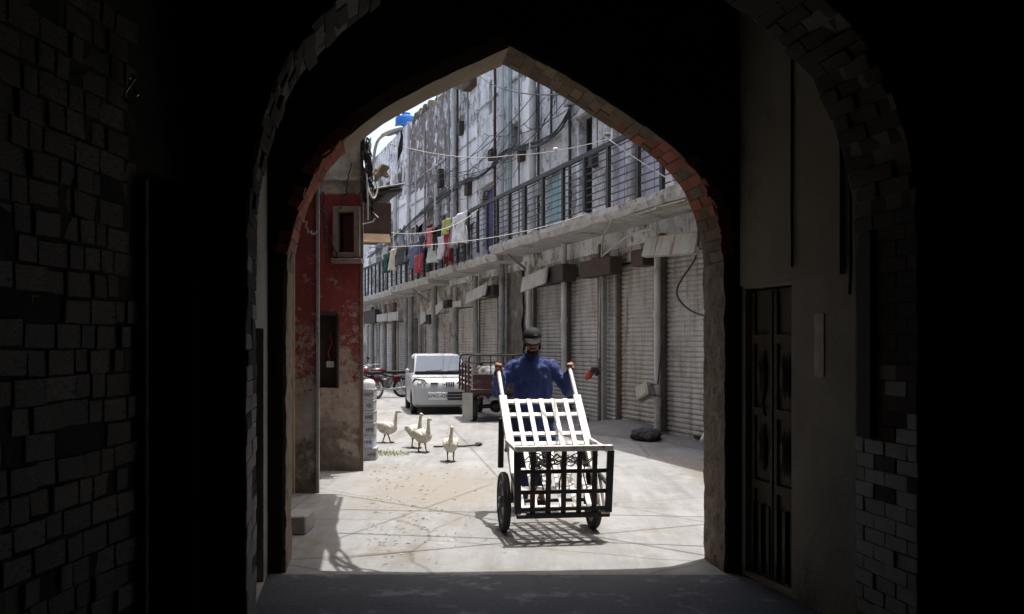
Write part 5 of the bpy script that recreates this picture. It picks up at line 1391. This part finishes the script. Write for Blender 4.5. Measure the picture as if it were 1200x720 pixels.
# ================================================================== GEESE
def goose(label, loc, rz, sc, step, lean, wm, neck_turn=0.0):
    b = MB()
    b.ell((0, 0, .285), (.20, .128, .125), Matrix.Rotation(R(8), 3, 'Y'))
    b.ell((.10, 0, .29), (.115, .105, .105)); b.ell((-.10, 0, .30), (.13, .075, .07), Matrix.Rotation(R(18), 3, 'Y'))
    b.ell((-.205, 0, .335), (.075, .045, .02), Matrix.Rotation(R(25), 3, 'Y'))
    for s in (-1, 1): b.ell((-.05, s*.105, .32), (.18, .032, .07), Matrix.Rotation(R(10), 3, 'Y'))
    hx, hy = .215+lean, neck_turn
    pts = [(.13, 0, .31), (.175+lean*.4, hy*.2, .38), (.185+lean*.7, hy*.6, .47), (.19+lean, hy*.9, .545), (hx-.01, hy, .58)]
    b.tube(pts, [.065, .040, .029, .026, .028], 10)
    b.ell((hx+.005, hy, .595), (.043, .028, .030))
    b.tube([(hx+.03, hy, .592), (hx+.06, hy, .586), (hx+.088, hy, .582)], [.019, .016, .009], 8)
    for s in (-1, 1):
        f = step*s
        b.tube([(-.01, s*.05, .22), (.0+f*.3, s*.052, .13), (-.005+f, s*.05, .02)], [.034, .016, .011], 8)
        b.ell((.03+f, s*.05, .010), (.05, .035, .012))
    o = remesh(b, 'goose', wm, None, voxel=.0085, smooth_it=2, disp=.004, dscale=30)
    me = o.data; me.materials.append(M_['goose_leg'])
    for p in me.polygons:
        c = p.center
        if c.z < .165 or (c.x > hx+.042 and c.z > .5): p.material_index = 1
    o.location = loc; o.rotation_euler = (0, 0, rz); o.scale = (sc,)*3
    tag(o, label, 'goose', 'geese walking in the street')
    return o
def gpos(px, py): d = D_of(py); return (X_of(px, d), d, 0)
goose('leftmost white goose striding right with its neck upright', gpos(453, 519), R(-14), .85, .06, .0, M_['goose'])
goose('rear goose of the close pair in the middle, mostly hidden by the other', gpos(487, 525), R(-60), .88, .04, -.03, M_['goose'], .02)
goose('front goose of the close pair in the middle, walking towards the camera', gpos(495, 530), R(-48), .84, .05, .015, M_['goose_grey'], -.03)
goose('rightmost goose walking straight at the camera, nearest the cart', gpos(528, 541), R(-88), .80, .05, -.03, M_['goose'], .025)

# ================================================================== CARTON STACK by the red house
dC = D_of(540); zc = 0.0; rc = random.Random(2)
names = ['bottom', 'second', 'third', 'fourth', 'fifth', 'topmost']
hts = [.175, .165, .18, .165, .15, .155]
labs = ['HME', 'HME', 'HMS', 'HME', 'HE:', 'HAMS']
for i in range(6):
    w_ = .27; h_ = hts[i]; dx = rc.uniform(-.008, .008)+(.02 if i == 0 else 0)
    bx_ = MB().box(-w_/2, w_/2, -.16, .16, 0, h_-.004).build('carton', M_['carton_blue' if i == 1 else 'carton'], None, bevel=.006)
    bx_.location = (X_of(423.5, dC)+.03+dx, dC+.17, zc); bx_.rotation_euler = (0, 0, R(rc.uniform(-3, 3)))
    tag(bx_, f'{names[i]} carton of the printed white stack beside the red house' if i else 'bottom carton of the printed white stack, standing on the ground beside the red house', 'carton', 'stacked white cartons')
    text_mesh(labs[i], .075, M_['ink'], 'lettering', bx_, Matrix.Translation((.075, -.163, h_*.45)) @ Matrix.Rotation(R(90), 4, 'X'), sx=.75)
    MB().box(-w_/2-.004, w_/2+.004, -.164, .164, h_-.03, h_-.006).build('lid', M_['carton'], bx_, bevel=.004)
    zc += h_
bk = MB(); pr = [(.085, 0), (.095, .02), (.098, .07), (.08, .105), (.05, .125), (.03, .13)]
bk.loft([[Vector((r*math.cos(2*math.pi*k/20), r*math.sin(2*math.pi*k/20), z)) for k in range(20)] for r, z in pr])
bo = bk.build('plastic_tub', M_['lamp_white'], None, smooth=True); bo.location = (X_of(430, dC), dC+.15, zc-.002)
tag(bo, 'white domed plastic tub standing on top of the carton stack', 'tub')

# ================================================================== CLOTHES ON THE BALCONY LINE
gar = [(452.5, 297, 319, 9, 'dark green', (.012, .075, .055), 'shirt'), (460.5, 292, 317, 10, 'cream yellow', (.50, .44, .28), 'shirt'), (471, 288, 311, 8, 'charcoal grey', (.05, .05, .055), 'cloth'),
       (479, 286, 306, 6, 'slate grey', (.10, .105, .12), 'cloth'), (485, 288, 314, 6, 'denim blue', (.085, .11, .20), 'trousers'), (490, 298, 319, 7, 'bright crimson', (.36, .012, .022), 'cloth'), (496, 274, 302, 11, 'dark navy', (.022, .026, .06), 'shirt'),
       (503.5, 267, 290, 10, 'coral pink', (.55, .10, .10), 'shirt'), (507, 286, 308, 6, 'pale green', (.42, .46, .36), 'cloth'), (513.5, 264, 292, 8, 'black', (.014, .014, .016), 'shirt'), (517.5, 276, 303, 6, 'light grey', (.50, .51, .52), 'trousers'),
       (522.5, 257, 274, 7, 'yellow green', (.38, .38, .06), 'cloth'), (524.5, 272, 308, 7, 'deep red', (.38, .01, .025), 'trousers'), (530.5, 262, 290, 6, 'mid grey', (.22, .225, .24), 'cloth'), (539, 250, 285, 12, 'white', (.62, .62, .61), 'shirt')]
def garment(px, py0, py1, wpx, nm, colr, kindg, i):
    o_ = .96+.03*(i % 3)
    s = S_of(px, o_); d = FP(s, o_, 0).y
    z1, z0 = Z_of(py0, d), Z_of(py1, d)
    ds = abs(S_of(px-wpx/2, o_)-S_of(px+wpx/2, o_)); W_ = min(ds*1.6, 1.7); Hh = z1-z0
    rg = random.Random(i*3+1); nx, nz = 14, 14; grid = {}
    mb = MB(); vs = []; fs = []; keep = []
    for j in range(nz+1):
        v = j/nz
        for k in range(nx+1):
            u = k/nx
            wprof = 1.0 - (.10*math.sin(v*3)) if kindg != 'shirt' else (1.0 if v < .35 else .74)
            x = (u-.5)*W_*wprof*(1-.10*v)
            fold = .075*math.sin(u*11+v*2+rg.random()*.2+i)*(.35+v) + .03*noise.noise(Vector((u*4, v*3, i)))
            zz = z1 - v*Hh*(1+.06*math.sin(u*5+i)) - (.05*abs(u-.5) if v == 0 else 0)
            vs.append((x, fold, zz-z1))
    for j in range(nz):
        for k in range(nx):
            if kindg == 'trousers' and j > nz*.3 and k in (nx//2-1, nx//2): continue
            if kindg == 'shirt' and .35*nz > j > .0 and False: continue
            fs.append((j*(nx+1)+k, j*(nx+1)+k+1, (j+1)*(nx+1)+k+1, (j+1)*(nx+1)+k))
    mb.add(vs, fs)
    g_ = sum(colr)/3; colr = tuple(.72*c+.28*g_ for c in colr)
    m = mat(nm+' cloth', tuple(min(.7, c*1.15) for c in colr), tuple(c*.7 for c in colr), 5, .9, .3, 50)
    ob = mb.build('hanging_garment', m, None, fix=False, smooth='all')
    sd = ob.modifiers.new('thick', 'SOLIDIFY'); sd.thickness = .012
    ob.location = FP(s, o_, z1); ob.rotation_euler = (0, 0, FROT)
    what = {'shirt': 'shirt', 'cloth': 'cloth', 'trousers': 'pair of trousers'}[kindg]
    tag(ob, f'{nm} {what} hung on the balcony clothes line', 'laundry', 'laundry on the balcony line')
    return FP(s, o_, z1)
tops = [garment(*gq, i) for i, gq in enumerate(gar)]

# ================================================================== CABLES
def sagline(a, b, sag, n=24, wob=0.0, seed=0):
    a = Vector(a); b = Vector(b); out = []
    for i in range(n+1):
        t = i/n; p = a.lerp(b, t); p.z -= sag*4*t*(1-t)
        if wob: p += Vector((noise.noise(Vector((t*9, seed, 0))), noise.noise(Vector((t*9, seed, 3))), noise.noise(Vector((t*9, seed, 6)))))*wob
        out.append(p)
    return out
def wp(px, py, d): return Vector((X_of(px, d), d, Z_of(py, d)))
def fp_(px, py, o): s = S_of(px, o); d = FP(s, o, 0).y; return FP(s, o, Z_of(py, d))
def cable(label, pts, r, m='cable', name='overhead_cable'):
    return tag(MB().tube(pts, r, 6).build(name, M_[m], None, smooth=True), label, 'cable', 'cables strung across the street')
# clothes line follows the laundry
ln = [fp_(430, 303, .96)] + sorted(tops, key=lambda p: -p.y) + [fp_(548, 246, .82)]
ln2 = [Vector((p.x, p.y, p.z)) for p in ln]
for i in range(1, len(ln2)-1):
    t = i/(len(ln2)-1); 
tag(MB().tube([ln2[0].lerp(ln2[-1], i/20) - Vector((0, 0, .25*4*(i/20)*(1-i/20))) for i in range(21)], .008, 6).build('clothes_line', M_['cable_white'], None), 'pale clothes line sagging along the far balcony', 'line')
cable('long white cable sagging across the street from the lamp to the near balcony post', sagline(wp(455, 168, 15), fp_(600, 182, 1.4), .12) + sagline(fp_(600, 182, 1.4), fp_(713, 163, .84), .06)[1:], .008, 'cable_white')
cable('thin white wire running low along the balcony edge from the red house', sagline(wp(438, 270, 14.6), fp_(560, 246, 1.0), .25) , .007, 'cable_white')
cable('second thin white wire below the laundry, from the red house to the balcony slab', sagline(wp(432, 290, 14.4), fp_(690, 250, .95), .15), .007, 'cable_white')
cable('black cable slanting under the arch crown to the right', sagline(fp_(556, 84, .5), wp(712, 106, 9), .25), .010)
cable('white wire slanting down from the balcony post to the slab end', sagline(fp_(713, 163, .84), fp_(790, 214, .9), .02), .007, 'cable_white')
yb = MB().ell((0, 0, 0), (.06, .04, .035)).build('cable_knot', M_['tarp'], None, smooth='all'); yb.location = fp_(712, 158, .86); tag(yb, 'yellow rag knotted on the cable at the balcony post', 'rag')
wb_ = MB().ell((0, 0, 0), (.05, .04, .035)).build('cable_knot', M_['lamp_white'], None, smooth='all'); wb_.location = fp_(651, 175, 1.3); tag(wb_, 'white joint box on the long white cable', 'joint')
# black bundles along the facade
bpts = [(432, 300), (455, 285), (480, 262), (500, 245), (520, 228), (545, 212), (565, 207), (580, 190), (592, 178), (620, 172), (640, 165), (655, 152), (668, 132)]
rc = random.Random(21)
for k in range(6):
    P = []
    for i, (x, y) in enumerate(bpts):
        P.append(fp_(x+rc.uniform(-2, 2), y+rc.uniform(-4, 4), .16+.05*rc.random()))
    P = smooth_path(P, 2)
    cable(('lowest', 'thick', 'loose', 'twisted', 'thin', 'topmost')[k]+' strand of the black cable bundle clipped along the upper facade', P, rc.uniform(.010, .028))
for (x0, y0, x1, y1, sg, lab) in ((540, 190, 628, 108, .2, 'black cable climbing from the white patch to the large white drain pipe'), (545, 205, 668, 112, .35, 'black cable drooping beside the large white drain pipe'), (600, 160, 690, 110, .12, 'thin black wire running up to the top of the grey facade'), (470, 215, 540, 190, .4, 'thin black wire sagging in front of the bare brick facade')):
    cable(lab, sagline(fp_(x0, y0, .3), fp_(x1, y1, .3), sg), .010)
rw_ = random.Random(55)
for k in range(16):
    x0 = rw_.uniform(485, 640); x1 = x0+rw_.uniform(30, 95); sl = rw_.uniform(.35, .75)
    y0 = rw_.uniform(max(110, 300-.62*(x0-430)-60), 300-.62*(x0-430)+0); y1 = y0-sl*(x1-x0)
    if y1 < 70: continue
    tag(MB().tube(sagline(fp_(x0, y0, .12+rw_.random()*.3), fp_(x1, y1, .12+rw_.random()*.3), rw_.uniform(.1, .6), wob=.06, seed=k), rw_.uniform(.006, .011), 5).build('facade_wire', M_['cable'], None, smooth=True), 'thin black wire criss-crossing the upper facade above the balcony', 'wire', 'wires on the upper facade')
for k in range(7):
    s_ = rw_.uniform(2, 20); z_ = rw_.uniform(5.5, 8.5)
    pts_ = [FP(s_+.05*noise.noise(Vector((i, k, 0))), .1, z_-i*.35+.0) for i in range(int(rw_.uniform(4, 9)))]
    tag(MB().tube(pts_, .010, 5).build('facade_wire', M_['cable'], None, smooth=True), 'thin black wire hanging straight down the upper facade', 'wire', 'wires hanging down the upper facade')
# tangle hanging at the corner of the red house
rt = random.Random(31)
tn = MB()
for k in range(26):
    x0, y0 = 431+rt.uniform(-5, 4), 165+rt.uniform(-8, 20); x1, y1 = 431+rt.uniform(-6, 8), 215+rt.uniform(-20, 45)
    p = [wp(x0, y0, 12.7+rt.uniform(-.1, .2))]
    for i in range(1, 7): p.append(wp(x0+(x1-x0)*i/6+rt.uniform(-5, 5), y0+(y1-y0)*i/6+rt.uniform(-4, 4), 12.75+rt.uniform(-.15, .25)))
    tn.tube(smooth_path(p, 2), rt.uniform(.006, .016), 5)
tag(tn.build('cable_tangle', M_['cable'], None, smooth=True), 'thick black tangle of cables hanging at the corner of the red house', 'cables')
tn = MB()
tn.tube(smooth_path([wp(429, 190, 12.7), wp(430, 215, 12.65), wp(434, 230, 12.6), wp(439, 234, 12.65), wp(443, 222, 12.7), wp(440, 214, 12.7)], 2), .012, 6)
tn.tube(smooth_path([wp(430, 205, 12.68), wp(431, 230, 12.6), wp(431, 245, 12.6), wp(431, 258, 12.62)], 2), .012, 6)
tn.tube([wp(424, 263, 12.6), wp(437, 260, 12.62), wp(440, 256, 12.62)], .008, 6)
tag(tn.build('cable_loop', M_['cable_white'], None, smooth=True), 'white cable loop dangling in front of the black tangle at the red house corner', 'cable')
for k, (x0, y0, x1, y1) in enumerate(((372, 225, 395, 300), (378, 225, 384, 310), (355, 255, 372, 272), (412, 190, 398, 245))):
    cable(('dark wire draped down the red wall left of its window', 'second dark wire hanging beside the red wall window', 'pale wire slanting across the red corner pier', 'thin dark wire on the plaster above the red wall window')[k], sagline(wp(x0, y0, 12.8 if k != 2 else 10.9), wp(x1, y1, 12.8 if k != 2 else 10.9), .08, wob=.05, seed=k), .012 if k < 2 else .008, 'cable' if k != 2 else 'board')
# overhead wires above the gate (their shadows cross the sunlit ground)
ow = [((-2.2, 9.6, 4.9), (3.6, 8.6, 5.4)), ((-1.6, 7.9, 5.0), (3.2, 10.2, 5.2)), ((-1.2, 11.6, 5.1), (2.6, 8.0, 5.0)), ((-2.4, 10.8, 5.2), (4.6, 9.9, 5.0)), ((-1.3, 7.9, 4.6), (.5, 12.5, 5.6))]
for k, (a, b_) in enumerate(ow):
    cable(('first', 'second', 'third', 'fourth', 'fifth')[k]+' overhead wire above the gate, seen only by its shadow line on the ground', sagline(a, b_, .2), (.016, .014, .014, .016, .009)[k])
rt = random.Random(77)
for k in range(7):
    gpx = [(392, 585), (386, 605), (388, 622), (393, 640), (397, 655), (408, 666), (425, 673), (450, 679), (500, 682), (560, 680), (640, 676), (720, 673)]
    p = []
    for i, (x, y) in enumerate(gpx):
        gx, gy, _ = gpos(x+rt.uniform(-13, 13), y+rt.uniform(-7, 7)); hz = 4.2+rt.uniform(-.1, .1)
        p.append(Vector((gx+.13*hz, gy+.13*hz, hz)))
    cable(('first', 'second', 'third', 'fourth', 'fifth', 'sixth', 'seventh')[k]+' strand of the cable bundle under the overhanging storey, seen by its ragged shadow', smooth_path(p, 2), (.026, .022, .018, .016, .014, .014, .012)[k])
# cable loop over the nearest shutter
tag(MB().tube(smooth_path([fp_(818, 264, .48), fp_(819, 285, .45), fp_(815, 305, .3), fp_(800, 325, .2), fp_(792, 340, .2), fp_(795, 352, .2), fp_(810, 366, .2), fp_(836, 373, .3)], 3), .016, 8).build('loose_cable', M_['cable'], None, smooth=True), 'black cable hanging in a wide curve over the nearest shutter', 'cable')
tag(MB().tube(smooth_path([fp_(765, 268, .4), fp_(745, 272, .4), fp_(730, 280, .4), fp_(712, 295, .4), fp_(706, 300, .35)], 2), .018, 8).build('loose_cable', M_['cable_white'], None, smooth=True), 'pale cable running under the balcony slab to the rusty post', 'cable')
tag(MB().tube(smooth_path([fp_(718, 255, .8), fp_(713, 268, .6), fp_(706, 276, .4), fp_(705, 300, .3), fp_(703, 340, .26), fp_(702, 420, .26)], 2), .018, 8).build('loose_cable', M_['board'], None, smooth=True), 'pale conduit bent down from the slab beside the rusty post', 'cable')

# ================================================================== SMALL THINGS
# street lamp on its curved arm
lp = thing('street_lamp', 'white street lamp on a curved arm above the red house corner', 'lamp', tuple(wp(441, 170, 14.5)))
base = wp(441, 170, 14.5)
def q_(px, py, d=14.5): return wp(px, py, d)-base
MB().tube(smooth_path([q_(437, 196), q_(439, 176), q_(443, 163), q_(452, 157)], 2), .022, 8).build('lamp_arm', M_['pipe'], lp, smooth=True)
hd = MB().ell((0, 0, 0), (.17, .07, .042), Matrix.Rotation(R(-22), 3, 'Y')).build('lamp_head', M_['lamp_white'], lp, smooth='all'); hd.location = q_(459, 154)
MB().ell((.02, 0, -.03), (.10, .05, .02), Matrix.Rotation(R(-22), 3, 'Y')).build('lamp_glass', M_['lamp_glass'], hd, smooth='all')
MB().tube([q_(470, 153), q_(471, 160), q_(469, 175), q_(466, 190)], [.012, .02, .035, .006], 8).build('hanging_strip', M_['black'], lp, smooth=True)
MB().tube([q_(463, 152), q_(470, 153)], .012, 8).build('lamp_bracket', M_['pipe'], lp)
tk = thing('water_tank', 'blue plastic water tank on the farthest roof', 'tank', tuple(FP(26.2, -.35, 10.0)), FROT)
tb = MB(); pr = [(.42, 0), (.44, .05), (.44, .28), (.46, .30), (.46, .34), (.44, .36), (.44, .62), (.40, .70), (.2, .76), (.18, .8), (.05, .82)]
tb.loft([[Vector((r*math.cos(2*math.pi*k/24), r*math.sin(2*math.pi*k/24), z)) for k in range(24)] for r, z in pr]); tb.build('tank_body', M_['blue_plastic'], tk, smooth=True)
MB().disc((0, 0, .84), (0, 0, 1), .17, .05).build('tank_lid', M_['blue_plastic'], tk, smooth=True)
# ragged yellow cloth near the bay
yc = MB(); vs = []; fs = []
for j in range(7):
    for i in range(7):
        vs.append(wp(438+17*i/6+1.5*math.sin(j*1.7), 197+15*j/6+2*math.sin(i*1.3)-i*.8, 14.3+.03*math.sin(i+j)))
for j in range(6):
    for i in range(6): fs.append((j*7+i, j*7+i+1, (j+1)*7+i+1, (j+1)*7+i))
yc.add(vs, fs); yo = yc.build('ragged_cloth', M_['tarp'], None, fix=False, smooth='all'); yo.modifiers.new('t', 'SOLIDIFY').thickness = .012
tag(yo, 'ragged yellowish cloth caught above the wooden bay', 'cloth')
# tilted meter box on the post
mbx = thing('meter_box', 'crumpled metal box hanging tilted on the post between the near shutters', 'box', tuple(fp_(756, 459, .40)), FROT)
bo = MB().box(-.15, .15, -.09, .09, -.12, .12).build('box_shell', M_['tin'], mbx, bevel=.012); bo.rotation_euler = (R(8), R(22), R(20))
MB().box(-.12, .12, .091, .10, -.09, .09).build('box_door', M_['tin'], bo, bevel=.004)
MB().tube([(-.05, -.05, .1), (-.25, -.12, .14), (-.28, -.18, .8)], .012, 6).build('box_cable', M_['cable'], mbx)
MB().bar((-.12, -.05, -.05), (-.34, -.2, -.08), .03, .02).build('box_bracket', M_['iron'], mbx)
ob = MB(); ob.ell((0, 0, 0), (.06, .05, .085)); ob.ell((.05, 0, .03), (.05, .04, .05)); ob.ell((-.04, .01, -.06), (.05, .04, .05))
og = remesh(ob, 'plastic_bag', M_['orange'], None, voxel=.01, smooth_it=2, disp=.02, dscale=14); og.location = fp_(690.5, 439, .38); tag(og, 'orange-red plastic bag tied to the rusty post', 'bag')
ob = MB(); ob.ell((0, 0, 0), (.05, .05, .09)); ob.ell((-.06, 0, .03), (.06, .04, .06))
og = remesh(ob, 'dark_bag', M_['dark_cloth'], None, voxel=.01, smooth_it=2, disp=.02, dscale=14); og.location = fp_(699, 436, .34); tag(og, 'dark bag hanging behind the orange bag on the post', 'bag')
ob = MB(); ob.ell((0, 0, .06), (.30, .22, .16)); ob.ell((-.18, .04, .04), (.2, .16, .10)); ob.ell((.2, 0, .03), (.16, .14, .09))
og = remesh(ob, 'dark_sack', M_['dark_cloth'], None, voxel=.014, smooth_it=2, disp=.07, dscale=5.5); og.scale = (1, 1, .72); og.location = FP(S_of(757, .6), .6, .05); og.rotation_euler = (0, 0, FROT); tag(og, 'slumped dark grey sack on the ground at the foot of the post', 'sack')
ob = MB(); ob.ell((0, 0, .06), (.06, .05, .07)); ob.ell((.02, .02, .12), (.04, .03, .05))
og = remesh(ob, 'crumpled_paper', M_['lamp_white'], None, voxel=.01, smooth_it=1, disp=.025, dscale=18); og.location = fp_(825, 512, .25); og.location.z = .06; tag(og, 'small crumpled white paper at the foot of the nearest shutter', 'paper')
# stick on the road
tag(MB().tube([tuple(Vector(gpos(508, 525))+Vector((0, 0, .02))), tuple(Vector(gpos(545, 524.5))+Vector((0, 0, .02))), tuple(Vector(gpos(561, 523.5))+Vector((0, 0, .03)))], .014, 8).ell(Vector(gpos(561, 523))+Vector((0, 0, .03)), (.06, .035, .03)).build('stick', M_['cable'], None, smooth=True), 'dark stick lying on the road behind the rightmost goose', 'stick')
# concrete block at the arch foot
cbk = MB().box(-.10, .09, -.22, .18, 0, .16).build('concrete_block', M_['block'], None, bevel=.012); cbk.location = (-1.83, 8.85, 0); tag(cbk, 'low pale concrete block on the ground inside the left foot of the arch', 'block')
# grass sprouting by the cartons, twigs and scraps on the dusty left side
rg = random.Random(41); gm = MB()
for k in range(420):
    px, py = rg.uniform(436, 482), 0
    dd = rg.gauss(0, 1); py = 531.5+dd*1.6+ (px-440)*.03
    if rg.random() < (px-436)/60: continue
    x, y, _ = gpos(px, py); a = rg.uniform(0, 6.28); h = rg.uniform(.02, .055); w_ = .006
    dx, dy = math.cos(a)*w_, math.sin(a)*w_; lx, ly = rg.uniform(-.03, .03), rg.uniform(-.03, .03)
    gm.add([(x-dx, y-dy, .002), (x+dx, y+dy, .002), (x+lx, y+ly, h)], [(0, 1, 2)])
kind(tag(gm.build('grass_patch', M_['grass'], None, fix=False), 'thin patch of green grass on the road beside the cartons', 'grass'), 'stuff')
lm = MB()
for k in range(300):
    px = 430+abs(rg.gauss(0, 70)); py = rg.uniform(545, 640) if rg.random() < .8 else rg.uniform(520, 665)
    if px > 815: continue
    x, y, _ = gpos(px, py); a = rg.uniform(0, 6.28); l = rg.uniform(.005, .022); w_ = rg.uniform(.003, .008)
    ca, sa = math.cos(a), math.sin(a)
    lm.add([(x-ca*l-sa*w_, y-sa*l+ca*w_, .004), (x+ca*l-sa*w_, y+sa*l+ca*w_, .006), (x+ca*l+sa*w_, y+sa*l-ca*w_, .012), (x-ca*l+sa*w_, y-sa*l-ca*w_, .008)], [(0,1,2,3)])
kind(tag(lm.build('ground_litter', M_['litter'], None, fix=False), 'small twigs and scraps scattered over the dusty ground', 'litter'), 'stuff')

bpy.data.scenes.remove(SCR)
